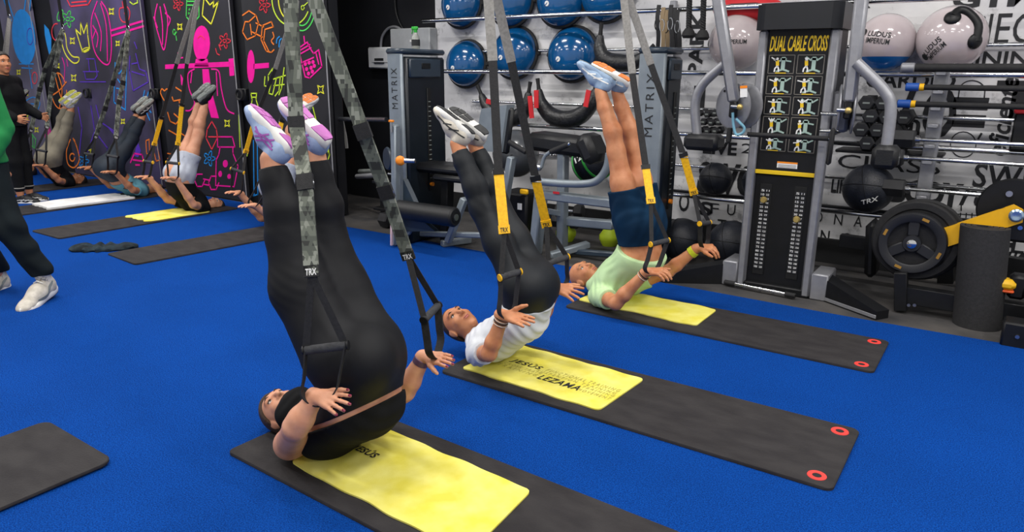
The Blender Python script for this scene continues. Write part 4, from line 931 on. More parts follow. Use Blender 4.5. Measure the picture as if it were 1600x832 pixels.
# ================================================================== suspension trainers
BEAM_Z = 3.25
def beam(a, b, label):
    t = thing('overhead_beam', label, 'beam', (a[0], a[1], BEAM_Z)); a, b = V(a), V(b)
    MB().bar(a + V(0, 0, .05), b + V(0, 0, .05), .10, .10, bev=.008).build('beam_profile', 'black_plastic', t)
    for k in range(4):
        p = lerp(a, b, (k + .3) / 3.6); MB().cyl(p + V(0, 0, .1), V(p.x, p.y, CEIL), .012, n=8).build('hanger_rod', 'steel', t)
beam((-2.42, .6, BEAM_Z), (-2.42, 6.2, BEAM_Z), 'black overhead beam carrying the three near straps')
beam((-12.9, 4.55, BEAM_Z), (-5.2, 4.55, BEAM_Z), 'black overhead beam carrying the straps along the mural')
def trainer(label, E, arms, style, plane='y', w=.052, hw=None):
    """one strap with two arms; each arm: dict(path=[(px,py,depth)..] from under the equaliser to the tag, h=(a,b) handle ends, hand=point)"""
    P = (lambda t: at(t[0], t[1], t[2])) if plane == 'y' else (lambda t: atx(t[0], t[1], t[2]))
    e = P(E); t = thing('suspension_trainer', label, 'exercise strap', (e.x, e.y, e.z), 'suspension straps hanging from the beams')
    hd = hw or V(RT.x, RT.y, 0)
    MB().ribbon([e, V(e.x, e.y, BEAM_Z)], .04, .004, hd).build('anchor_strap', 'black_web', t)
    MB().tube([e + V(.03 * math.cos(a), 0, .03 * math.sin(a)) for a in np.linspace(0, 2 * PI, 16, endpoint=False)], .005, 8, True).build('carabiner', 'steel', t)
    for A in arms:
        pts = [e - V(0, 0, .03)] + [P(q) for q in A['path']]
        segs = A['seg']; tg = pts[-1]; ha, hb = P(A['h'][0]), P(A['h'][1]); hp = P(A['hand'])
        for i, m in enumerate(segs):
            a, b = pts[i], pts[i + 1]
            if m == 'camo_web':
                n = 6; MB().ribbon([lerp(a, b, k / n) for k in range(n + 1)], w, .014, hd).build('camo_sleeve', m, t, smooth=0)
            else: MB().ribbon([a, lerp(a, b, .5), b], w * (.82 if m == 'black_web' else .95), .005, hd).build({'yellow_web': 'yellow_webbing', 'grey_web': 'grey_webbing', 'black_web': 'black_webbing'}[m], m, t, smooth=0)
        for i in A.get('cuff', ()):
            p = pts[i]; d = (pts[i + 1] - pts[i - 1]).normalized() * .03
            MB().ribbon([p - d, p + d], w * 1.12, .024, hd).build('cuff', 'black_web', t, smooth=0)
        for i in A.get('buckle', ()):
            p = pts[i]; d = (pts[i + 1] - pts[i - 1]).normalized()
            MB().ribbon([p - d * .018, p + d * .010], w * 1.1, .018, hd).build('buckle', 'black_plastic', t, smooth=0)
            x = V(hd).normalized()
            MB().tube([p + x * (w * .5) * a + d * .016 * b for a, b in ((-1, -1), (1, -1), (1.15, 0), (1, 1), (-1, 1), (-1.15, 0))], .003, 6, True).build('carabiner', 'steel', t)
        d = (tg - pts[-2]).normalized(); yl = style == 'yellow'
        tb = MB().ribbon([tg - d * .03, tg + d * .012], w * 1.08, .014, hd).build('tag', 'yellow_web' if yl else 'black_rubber', t, smooth=0)
        x = V(hd); x = (x - d * x.dot(d)).normalized(); nn = x.cross(-d); o = tg + nn * .0085 if nn.dot(CAM - tg) > 0 else tg - nn * .0085
        mb = MB(); s0 = w * .38; text_quad(mb, 'TRX', o - x * s0 + d * .006, o + x * s0 + d * .006, o - x * s0 - d * .018, .02, .1, .0)
        mb.build('tag_lettering', 'dark_print' if yl else 'white_print', tb, smooth=0)
        # triangle webbing down to the handle
        for hh, s in ((ha, -1), (hb, 1)):
            MB().ribbon([tg, lerp(tg, hh, .5), hh], .026, .005, hd).build('side_webbing', 'black_web', t, smooth=0)
        ax = (hb - ha).normalized()
        g = MB().cyl(ha - ax * .005, hb + ax * .005, .0165, n=18, bev=.004).build('handle_grip', 'foam_grip', t)
        for hh, s in ((ha, -1), (hb, 1)): MB().cyl(hh + ax * s * .004, hh + ax * s * .012, .019, n=18, bev=.002).build('grip_collar', 'yellow_web' if yl else 'black_plastic', g)
        # foot loop under the handle, held by the hand
        sd = A.get('ls', V(0, 1, 0)); c = hp; lw = A.get('lw', .045)
        q = [ha, lerp(ha, c + (ha - hb) * .42, .55), c + (ha - hb) * .42 + V(0, 0, .015), c + V(0, 0, -.034), c - (ha - hb) * .42 + V(0, 0, .015), lerp(hb, c - (ha - hb) * .42, .55), hb]
        MB().ribbon(bez(q, 5), .034, .005, V(ax).cross(V(0, 0, 1)).normalized()).build('foot_loop', 'black_web', t, smooth=30)
    return t
def g(Y0, Y1, pts): # spread the depth evenly along an arm
    n = len(pts); return [(x, y, Y0 + (Y1 - Y0) * (i + 1) / n) for i, (x, y) in enumerate(pts)]
CM, BL, YE, GR = 'camo_web', 'black_web', 'yellow_web', 'grey_web'
trainer('camouflage suspension strap held by the woman in black nearest the camera', (448, -130, 1.86), [
    dict(path=g(1.86, 1.62, [(463, 195), (477, 285), (487, 428)]), seg=[CM, CM, CM], cuff=(1, 2), buckle=(2,), h=((478, 548, 1.58), (540, 540, 1.66)), hand=(499, 620, 1.585)),
    dict(path=g(1.86, 2.16, [(567, 205), (603, 300), (638, 402)]), seg=[CM, CM, CM], cuff=(1, 2), buckle=(2,), h=((663, 500, 2.14), (684, 478, 2.28)), hand=(680, 548, 2.20))], 'camo', w=.052)
trainer('yellow and grey suspension strap held by the person in white', (757, -95, 3.05), [
    dict(path=g(3.05, 2.78, [(770, 165 - 70), (779, 270), (788, 362)]), seg=[GR, BL, YE], buckle=(2,), h=((783, 434, 2.72), (811, 425, 2.82)), hand=(792, 490, 2.74)),
    dict(path=g(3.05, 3.32, [(799, 97), (837, 280), (854, 352)]), seg=[GR, BL, YE], buckle=(2,), h=((857, 412, 3.28), (886, 402, 3.40)), hand=(874, 447, 3.36))], 'yellow')
trainer('yellow and grey suspension strap held by the man in mint', (971, -45, 4.5), [
    dict(path=g(4.5, 4.2, [(988, 115), (1009, 262), (1017, 316)]), seg=[GR, BL, YE], buckle=(2,), h=((1018, 382, 4.13), (1043, 376, 4.26)), hand=(1018, 422, 4.17)),
    dict(path=g(4.5, 4.76, [(1017, 101), (1068, 243), (1084, 302)]), seg=[GR, BL, YE], buckle=(2,), h=((1094, 350, 4.74), (1108, 348, 4.86)), hand=(1100, 382, 4.80))], 'yellow')
HX = V(.75, -.66, 0)
trainer('yellow suspension strap held by the man in grey shorts', (310, -12, -7.77), [
    dict(path=g(-7.77, -7.55, [(292, 100), (284, 165), (278, 226)]), seg=[GR, BL, YE], buckle=(2,), h=((261, 254, -7.52), (279, 256, -7.42)), hand=(271, 278, -7.51)),
    dict(path=g(-7.77, -8.0, [(276, 100), (252, 185), (241, 226)]), seg=[GR, BL, YE], buckle=(2,), h=((226, 252, -8.05), (238, 254, -7.95)), hand=(229, 276, -8.03))], 'yellow', 'x', hw=V(0, 1, 0))
trainer('camouflage suspension strap held by the person in teal', (200, 44, -9.35), [
    dict(path=g(-9.35, -9.12, [(192, 130), (186, 160), (181, 216)]), seg=[CM, CM, CM], cuff=(1, 2), h=((168, 243, -9.12), (184, 246, -9.0)), hand=(176, 270, -9.09)),
    dict(path=g(-9.35, -9.6, [(176, 130), (164, 170), (149, 215)]), seg=[CM, CM, CM], cuff=(1, 2), h=((132, 240, -9.65), (146, 242, -9.55)), hand=(138, 262, -9.61))], 'camo', 'x', hw=V(0, 1, 0))
trainer('camouflage suspension strap held by the person in olive', (98, 42, -10.95), [
    dict(path=g(-10.95, -10.75, [(85, 110), (80, 140), (73, 200)]), seg=[CM, CM, CM], cuff=(1, 2), h=((57, 234, -10.7), (72, 237, -10.6)), hand=(64, 257, -10.69)),
    dict(path=g(-10.95, -11.2, [(70, 110), (62, 140), (48, 205)]), seg=[CM, CM, CM], cuff=(1, 2), h=((36, 233, -11.25), (48, 236, -11.15)), hand=(46, 254, -11.21))], 'camo', 'x', hw=V(0, 1, 0))
trainer('grey and yellow suspension strap hanging behind the legs of the woman in black', (464, -5, -6.13), [
    dict(path=g(-6.13, -5.9, [(452, 110), (440, 190), (430, 240)]), seg=[GR, BL, YE], buckle=(2,), h=((408, 275, -5.85), (426, 278, -5.75)), hand=(396, 320, -5.87)),
    dict(path=g(-6.13, -6.38, [(430, 108), (397, 190), (384, 238)]), seg=[GR, BL, YE], buckle=(2,), h=((362, 264, -6.4), (380, 270, -6.3)), hand=(370, 300, -6.39))], 'yellow', 'x', hw=V(0, 1, 0))
trainer('grey suspension strap beyond the olive leggings at the far left', (14, 25, -12.5), [
    dict(path=g(-12.5, -12.3, [(10, 90), (6, 130), (2, 180)]), seg=[GR, GR, BL], h=((-4, 215, -12.28), (4, 216, -12.2)), hand=(-4, 246, -12.24)),
    dict(path=g(-12.5, -12.7, [(6, 90), (-4, 130), (-12, 180)]), seg=[GR, GR, BL], h=((-22, 215, -12.72), (-14, 216, -12.64)), hand=(-18, 238, -12.76))], 'camo', 'x', hw=V(0, 1, 0))
# dark garment dropped on the carpet
def garment():
    a, b = fl(122, 391), fl(196, 389); P = []; F = frame((0, 0, 1), b - a)
    for t, w, l, h, off in ((.02, .10, .08, .022, .0), (.2, .085, .12, .028, .02), (.42, .10, .16, .024, -.02), (.65, .11, .15, .028, .01), (.85, .09, .13, .022, -.02), (1.0, .06, .08, .016, .02)):
        P.append(ell(lerp(a, b, t) + V(0, off, .012), (l, w, h), F, .03))
    c = lerp(a, b, .5); P += [fold(.010, 38, (.6, 1, .2), c, .6), fold(.006, 75, (1, -.4, .5), c, .6, 1), cut(V(c.x, c.y, .0), (0, 0, -1), .8)]
    o = sdf_obj('crumpled_jacket', P, .006, mat('cloth_dark', '#141a1f', 0.85, col2='#27343b', nscale=14, bump=.3, bscale=200, spec=.2)); tag(o, 'crumpled dark garment dropped on the blue carpet', 'garment')
garment()
# ================================================================== wall rack with rails
RY = 6.30
mat('bosu_blue', '#0a4f86', 0.16, col2='#084776', nscale=5, coat=0.5)
mat('red_strap', '#c8242c', 0.6); mat('tan_strap', '#7d6a4e', 0.7)
t = thing('wall_rack', 'chrome rail rack fixed along the back wall holding balls, bags and weights', 'rack', (-1.5, RY, 0))
def rail(x0, x1, z, y=RY, r=.022): MB().cyl((x0, y, z), (x1, y, z), r, n=16, bev=.004).build('rail', 'chrome', t)
rail(-5.55, 3.2, 2.14); rail(-5.27, 3.2, 1.605); rail(-4.75, 3.2, 1.07)
for z, x0, x1 in ((2.10, -5.4, 3.2), (1.56, -5.1, 3.2), (1.03, -4.6, 3.2)): rail(x0, x1, z - .28, 6.60, .016)
rail(-2.6, 3.2, .53, 6.2, .020); MB().bar(V(-2.6, 6.42, .52), V(3.2, 6.42, .52), .045, .04).build('shelf_bar', 'black_plastic', t)
MB().box((-.78, 6.40, 1.01), (.75, .30, .025), bev=.006).build('shelf', 'black_plastic', t)
for x in (-2.75, .9, 2.9):
    MB().box((x, 6.60, 1.12), (.06, .05, 2.25), bev=.006).build('upright', 'silver_paint', t)
    for z in (.53, 1.05, 1.58, 2.12): MB().box((x, 6.45, z), (.04, .32, .03), bev=.004).build('bracket', 'silver_paint', t)
# ------------------------------------------------------------------ half balls
def bosu(px, py, r, label, ax=(.06, -1, .12)):
    c = at(px, py, 6.55); a = V(ax).normalized(); b = c + V(0, .03, 0); r *= 0.98
    t = thing('balance_half_ball', label, 'balance ball', (b.x, b.y, b.z - r), 'blue half balls on the wall rails')
    prof = [(r * .93 * math.cos(k * PI / 24), .02 + r * .62 * math.sin(k * PI / 24)) for k in range(13)]; prof[-1] = (0, .02 + r * .62)
    MB().lathe([(r * .93, .0)] + prof, b, a, 40).build('dome', 'bosu_blue', t)
    MB().lathe([(0, -.035), (r * .85, -.035), (r * .98, -.02), (r * 1.02, .0), (r * 1.0, .02), (r * .93, .028), (r * .9, .0), (0, .0)], b, a, 40).build('base_platform', 'black_rubber', t)
    F = frame(a, (1, 0, 0)); up = F.col[1] if F.col[1].z > 0 else -F.col[1]
    for s in (-1, 1): MB().box(b + V(s * r * .95, 0, 0) - a * .01, (.09, .05, .04), F, .012).build('side_grip', 'black_rubber', t)
    q = V(-r * .28, 0, -r * .22); d = math.sqrt(1 - .35 ** 2 / .9)
    lp = b + F.col[0] * (-r * .25) + up * (-r * .25) + a * (.02 + r * .62 * .925); nrm = (a + F.col[0] * -.17 + up * -.17).normalized()
    MB().lathe([(0, .0), (.026, .0), (.026, .004), (0, .004)], lp, nrm, 20).build('round_logo', 'white_print', t)
    x = F.col[0]; MB().ribbon([lp + nrm * .005 - x * .018 - up * .016, lp + nrm * .0052 + x * .018 + up * .016], .007, .002, (x - up)).build('logo_slash', 'bosu_blue', t)
for px, py, r, lb in ((727, 100, .272, 'blue half ball on lower rail, nearest the electrical box'), (803, 83, .285, 'blue half ball on lower rail, behind grey and black straps'), (893, 85, .288, 'blue half ball on lower rail, beside the raised pale blue shoes'),
                      (720, 6, .272, 'blue half ball on top rail, leftmost of four'), (797, 2, .28, 'blue half ball on top rail, second from left behind straps'), (876, -1, .288, 'blue half ball on top rail, third from left'), (947, -10, .285, 'blue half ball on top rail, rightmost of four')):
    bosu(px, py, r, lb)
# ------------------------------------------------------------------ crescent bags
mat('bag_leather', '#17181a', 0.35, col2='#26272a', nscale=25, bump=0.5, bscale=45)
def bag(pts, rs, label, straps=()):
    P = bez([at(x, y, 6.28) for x, y in pts], 6); n = len(P); R = list(np.interp(np.linspace(0, 1, n), np.linspace(0, 1, len(rs)), rs))
    c = P[n // 2]; t = thing('crescent_bag', label, 'weight bag', (c.x, c.y, c.z - .1), 'black crescent weight bags on the rack')
    MB().tube(P, R, 16).build('bag_body', 'bag_leather', t)
    for a, b in ((P[0], (P[0] - P[1])), (P[-1], P[-1] - P[-2])):
        d = b.normalized(); MB().tube([a, a + d * .05, a + d * .11], [.022, .018, .022], 10).build('end_handle', 'black_rubber', t)
    for x0, y0, x1, y1 in straps: MB().ribbon([at(x0, y0, 6.15), at(x1, y1, 6.15)], .05, .012, (1, 0, 0)).build('red_handle', 'red_strap', t, smooth=0)
bag([(842, 140), (846, 162), (862, 181), (885, 187), (908, 180), (926, 160), (930, 140)], [.03, .065, .085, .09, .085, .065, .03], 'black crescent bag with two red grips on the middle of rail', ((838, 141, 838, 169), (920, 141, 915, 167)))
bag([(938, 55), (937, 75), (946, 92), (968, 98), (992, 97), (1008, 84)], [.03, .06, .075, .08, .07, .03], 'black crescent bag behind the raised pale shoes')
bag([(752, 148), (760, 165), (778, 182), (800, 186), (820, 172), (826, 145)], [.03, .06, .08, .085, .075, .03], 'black crescent bag behind the straps of person in white', ((828, 150, 831, 185), (760, 158, 768, 160)))
# ------------------------------------------------------------------ gym balls with print
def gymball(px, py, r, label, fill=None, text=None, handle=False):
    c = at(px, py, 6.42); c.z = 1.627 + r if abs(py - 60) < 30 else c.z
    t = thing('gym_ball', label, 'ball', (c.x, c.y, c.z - r), 'pale gym balls on the wall rack')
    pearl = mat('pearl_vinyl', '#b9aeb0', 0.16, col2='#a99d9f', nscale=3, coat=0.3)
    if fill:
        k0 = 9; A = [(r * math.sin(PI * k / 24), -r * math.cos(PI * k / 24)) for k in range(25)]; A[0] = (0, -r); A[-1] = (0, r)
        MB().lathe(A[:k0], c, n=40).build('blue_base', mat('ball_blue', '#0f5fa6', 0.2), t); MB().lathe(A[k0 - 1:], c, n=40).build('ball_skin', pearl, t)
    else: MB().ball(c, r, nu=40, nv=24).build('ball_skin', pearl, t)
    if handle:
        P = [c + V(math.sin(a) * math.cos(b), -math.cos(a) * math.cos(b), math.sin(b)) * (r * 1.02) for a, b in ((.0, .62), (.2, .88), (.55, .78), (.80, .35), (.76, -.12))]
        MB().tube(bez(P, 5), .030, 12).build('handle', 'black_plastic', t)
        for q in (P[0], P[-1]): MB().ball(q - (q - c) * .03, (.055, .055, .03), frame(q - c)).build('handle_pad', 'black_plastic', t)
    if text:
        mb = MB(); lines, az, el, wd, rot = text
        for li, (tx, hh, yo) in enumerate(lines):
            v, f, lo, hi = text_data(tx, .012, 0, 0, 1)
            for_v = []
            for p in v:
                u = ((p[0] - lo[0]) / (hi[0] - lo[0]) - .5) * wd; w = ((p[1] - lo[1]) / (hi[1] - lo[1])) * hh + yo
                u, w = u * math.cos(rot) - w * math.sin(rot), u * math.sin(rot) + w * math.cos(rot)
                A, B = az + u / r, el + w / r; for_v.append(c + V(math.sin(A) * math.cos(B), -math.cos(A) * math.cos(B), math.sin(B)) * (r + .003))
            mb.add(for_v, f)
        ln = mb.build('printed_name', 'dark_print', t, smooth=0)
        A, B = az - (wd / 2 + .045) / r * math.cos(rot), el - (wd / 2 + .045) / r * math.sin(rot) + .03 / r; q = V(math.sin(A) * math.cos(B), -math.cos(A) * math.cos(B), math.sin(B))
        MB().lathe([(.006, 0), (.012, .001), (.012, .002), (.006, .002)], c + q * r, q, 18).lathe([(.018, 0), (.027, .001), (.027, .002), (.018, .002)], c + q * r, q, 20).build('printed_emblem', 'dark_print', t, smooth=0)
    return t
gymball(1152, 60, .235, 'pale gym ball on the rack left of the cable machine', text=([('IMPERIUM', .035, -.02)], .28, .0, .17, 0))
gymball(1385, 56, .215, 'pale gym ball with blue bottom right of the cable machine', True, ([('LUDUS', .038, .01), ('IMPERIUM', .038, -.04)], -.12, .12, .17, -.12))
gymball(1487, 58, .235, 'pale gym ball with thick black handle on the rack', None, ([('LUDUS', .038, .01), ('IMPERIUM', .038, -.04)], -.40, -.35, .17, .75), True)
c = at(806, 240, 6.05); c.z = max(c.z, .3)
gb = thing('gym_ball', 'large grey gym ball behind the black leggings of person in white', 'ball', (c.x, c.y, c.z - .24), 'pale gym balls on the wall rack')
MB().ball(c, .24, nu=40, nv=24).build('ball_skin', mat('ball_grey', '#4e5155', 0.25, coat=.3), gb); MB().cyl(c + V(.1, -.215, .0), c + V(.105, -.232, .0), .014, n=12).build('valve', 'black_plastic', gb)
# ------------------------------------------------------------------ medicine balls
def medball(px, py, Y, r, label, text=None, m='black_rubber', bz=None):
    c = at(px, py, Y)
    if bz is not None: c.z = bz + r
    t = thing('medicine_ball', label, 'ball', (c.x, c.y, c.z - r), 'black medicine balls')
    MB().ball(c, r, nu=36, nv=22).build('ball_skin', m, t)
    for ax in ((1, 0, .3), (0, .3, 1)):
        F = frame(ax); MB().tube([c + F @ V(math.cos(a), math.sin(a), 0) * r for a in np.linspace(0, 2 * PI, 40, endpoint=False)], .003, 6, True).build('seam', 'black_plastic', t)
    if text:
        mb = MB(); v, f, lo, hi = text_data(text, .02, .2, 0, 1)
        for_v = []
        for p in v:
            u = ((p[0] - lo[0]) / (hi[0] - lo[0]) - .5) * .13; w = (p[1] - lo[1]) / (hi[1] - lo[1]) * .04; u, w = u * .93 - w * .35, u * .35 + w * .93
            A, B = .3 + u / r, -.45 + w / r; for_v.append(c + V(math.sin(A) * math.cos(B), -math.cos(A) * math.cos(B), math.sin(B)) * (r + .0025))
        mb.add(for_v, f); mb.build('printed_name', 'white_print', t, smooth=0)
mb_m = mat('med_rubber', '#14171f', 0.42, col2='#1b1f29', nscale=12, bump=.3, bscale=120)
medball(1118, 281, 6.3, .145, 'black medicine ball on low shelf left of the cable machine', m=mb_m, bz=.545)
medball(1186, 286, 6.34, .145, 'black medicine ball half hidden behind the cable machine', m=mb_m, bz=.545)
medball(1357, 293, 6.2, .19, 'large black medicine ball marked TRX right of the cable machine', 'TRX', mb_m, .545)
medball(1066, 365, 5.95, .19, 'black medicine ball on floor behind the far straps', m=mb_m, bz=-.01)
medball(1142, 388, 6.0, .20, 'black medicine ball on floor against the cable machine', m=mb_m, bz=-.01)
# ball with green number
c = at(925, 255, 6.25); t = thing('medicine_ball', 'black medicine ball with green band numbered 12', 'ball', (c.x, c.y, c.z - .2)); MB().ball(c, .20, nu=36, nv=22).build('ball_skin', mb_m, t)
for s in (-.6, .6):
    F = frame((.8, -.25, .45)); MB().lathe([(.205 * math.cos(s * .5) - .004, s * .12 - .012), (.207 * math.cos(s * .5), s * .12), (.205 * math.cos(s * .5) - .004, s * .12 + .012)], c, (.8, -.25, .45), 40).build('green_band', mat('green_print', '#2f9a3e', 0.5), t)
mbt = MB(); q = V(-.25, -.93, .28).normalized(); F = frame(q, (.6, -.1, .5)); p = c + q * .203
text_quad(mbt, '12', p - F.col[0] * .045 - F.col[1] * .03, p + F.col[0] * .045 - F.col[1] * .03, p - F.col[0] * .045 + F.col[1] * .03, .02, 0, .002); mbt.build('printed_number', 'white_print', t, smooth=0)
# ------------------------------------------------------------------ hex dumbbells
def hexpoly(r, a0=0): return [(r * math.cos(a0 + k * PI / 3), r * math.sin(a0 + k * PI / 3)) for k in range(6)]
DB = 0
def dumbbell(c, r, label, ax=(0, 1, 0), L=.30, hl=.09, m='hex_rubber', group='hex dumbbells on the rack'):
    t = thing('hex_dumbbell', label, 'dumbbell', (c[0], c[1], c[2] - r * .87), group); a = V(ax).normalized(); F = frame(a, (1, 0, 0)); c = V(c)
    for s in (-1, 1):
        M = Matrix.Translation(c + a * (s * (L / 2 - hl / 2))) @ F.to_4x4(); mb = MB()
        mb.prism(hexpoly(r * .9), -hl / 2, -hl / 2 + .012, M); mb = MB(); vs = []; 
        for rr, z in ((.82, -hl / 2), (1, -hl / 2 + .012), (1, hl / 2 - .012), (.82, hl / 2)): vs += [(x, y, z) for x, y in hexpoly(r * rr)]
        fs = [tuple(range(5, -1, -1)), tuple(range(18, 24))] + [(i * 6 + k, i * 6 + (k + 1) % 6, i * 6 + 6 + (k + 1) % 6, i * 6 + 6 + k) for i in range(3) for k in range(6)]
        hd = mb.add(vs, fs, M).build('hex_head', m, t, smooth=0)
        e = -1
        if s * a.y < 0:
            MB().ribbon([M @ V(-r * .4, 0, s * (hl / 2 + .0008)), M @ V(r * .4, 0, s * (hl / 2 + .0008))], .012, .0015, F.col[1]).build('weight_mark', 'sole_grey', hd, smooth=0)
    MB().cyl(c - a * (L / 2 - hl), c + a * (L / 2 - hl), .016, n=12).build('handle', 'steel', t)
mat('hex_rubber', '#202125', 0.6, col2='#191a1d', nscale=20)
rows = [(1.026, [-.93, -.815, -.70]), (1.13, [-.985, -.87, -.755]), (1.234, [-.93, -.815, -.70]), (1.335, [-.97, -.855])]
names = ['bottom', 'second', 'third', 'top']; cols = ['left', 'middle', 'right']
for ri, (z, xs) in enumerate(rows):
    for ci, x in enumerate(xs):
        dumbbell((x, 6.38, z + .054), .062, 'black hex dumbbell right of cable machine, %s row of the pile, %s one' % (names[ri], cols[ci] if len(xs) == 3 else ('left', 'right')[ci]))
for i, (px, py) in enumerate([(1098, 176), (1110, 178), (1122, 176), (1104, 190), (1116, 191), (1128, 190), (1098, 203), (1110, 204), (1122, 204)]):
    c = at(px, py, 6.45); dumbbell(c, .034, 'small black hex dumbbell left of cable machine, %s row of pile, %s one' % (('top', 'middle', 'bottom')[i // 3], cols[i % 3]), L=.2, hl=.06)
MB().box((at(1112, 210, 6.45)), (.40, .22, .02), bev=.004).build('dumbbell_shelf', 'black_plastic', None)
tag(bpy.data.objects['dumbbell_shelf'], 'narrow black shelf under the small dumbbells left of cable machine', 'shelf')
# ------------------------------------------------------------------ bars on the right of the rack
mat('bar_blue', '#1d4fa0', 0.45)
t = thing('bar_holder', 'grey notched upright holding horizontal bars on the right wall', 'holder', (at(1450, 300, 6.22).x, 6.3, .5))
pa, pb = at(1474, 104, 6.24), at(1444, 300, 6.24); MB().bar(V(pa.x, 6.26, pa.z), V(pa.x, 6.26, .6), .10, .05).build('upright_plate', 'silver_paint', t)
for py in (108, 137, 163, 190, 222, 247, 303):
    q = at(1460, py, 6.18); MB().box((pa.x, 6.18, q.z - .03), (.07, .14, .03), bev=.006).build('notch_hook', 'silver_paint', t)
def wallbar(px, py, kind, label, Y=6.12):
    a = at(px, py, Y); x1 = 2.4; z = a.z; t = thing('wall_bar', label, 'barbell', (a.x, Y, z), 'bars held on the right wall')
    if kind == 'foam':
        MB().cyl((a.x, Y, z), (a.x + .09, Y, z), .036, n=18, bev=.006).build('end_cap', 'silver_paint', t); MB().cyl((a.x + .09, Y, z), (x1, Y, z), .030, n=18).build('bar', 'black_rubber', t)
    elif kind == 'blue':
        MB().cyl((a.x, Y, z), (a.x + .09, Y, z), .030, n=18, bev=.006).build('end_cap', 'bar_blue', t); MB().cyl((a.x + .09, Y, z), (a.x + .12, Y, z), .026, n=18).build('yellow_ring', 'yellow_web', t)
        MB().cyl((a.x + .12, Y, z), (x1, Y, z), .020, n=16).build('bar', 'black_rubber', t)
    else:
        MB().cyl((a.x, Y, z), (a.x + .16, Y, z), .072, n=6, bev=.012).build('weight_head', 'hex_rubber', t, smooth=20); MB().cyl((a.x + .16, Y, z), (a.x + .19, Y, z), .03, n=16).build('collar', 'chrome', t)
        MB().cyl((a.x + .19, Y, z), (x1, Y, z), .016, n=16).build('bar', 'chrome', t)
wallbar(1408, 106, 'foam', 'thick black bar with grey end cap, topmost on right wall'); wallbar(1415, 136, 'blue', 'black bar with blue and yellow end, upper of two')
wallbar(1402, 162, 'blue', 'black bar with blue and yellow end, lower of two'); wallbar(1393, 216, 'head', 'fixed chrome barbell with black head, upper of three')
wallbar(1376, 244, 'head', 'fixed chrome barbell with black head, middle of three'); wallbar(1378, 292, 'head', 'fixed chrome barbell with black head, lowest of three')
# hanging clips and ropes
t = thing('strap_clip_bundle', 'bundle of tan and black clips hanging over the second machine tower', 'clips', at(1045, 75, 6.2), None)
for i, (x, m) in enumerate(((1030, 'black_rubber'), (1037, 'tan_strap'), (1043, 'tan_strap'), (1049, 'black_rubber'), (1055, 'black_rubber'), (1059, 'black_rubber'))):
    a, b = at(x, 8 + 4 * (i % 3), 6.2), at(x - 2 + i, 74, 6.2 - .02 * (i % 2)); MB().ribbon(bez([a, lerp(a, b, .3) + V(0, -.03, 0), lerp(a, b, .7) + V(.01, -.02, 0), b], 4), .035, .012, (1, .2, 0)).build('strap', m, t)
    q = lerp(a, b, .45); MB().tube([q + V(.022 * math.cos(k), -.03, .05 * math.sin(k)) for k in np.linspace(0, 2 * PI, 14, endpoint=False)], .005, 6, True).build('clip', 'steel' if i % 2 else 'black_plastic', t)
for i, (x, y1) in enumerate(((1076, 50), (1098, 53))):
    a, b = at(x + 2, -25, 6.15), at(x, y1, 6.15); t = thing('triceps_rope', 'twisted black rope with round rubber stop, %s of two' % ('left', 'right')[i], 'rope', b, 'ropes hanging from the top rail')
    for k in range(3):
        MB().tube([lerp(a, b, s) + V(.014 * math.cos(s * 40 + k * 2.1), .014 * math.sin(s * 40 + k * 2.1), 0) for s in np.linspace(0, 1, 50)], .012, 7).build('strand', 'black_web', t)
    MB().lathe([(0, -.05), (.045, -.05), (.058, -.03), (.05, .0), (.03, .03), (0, .03)], b, n=20).build('stopper', 'black_rubber', t)
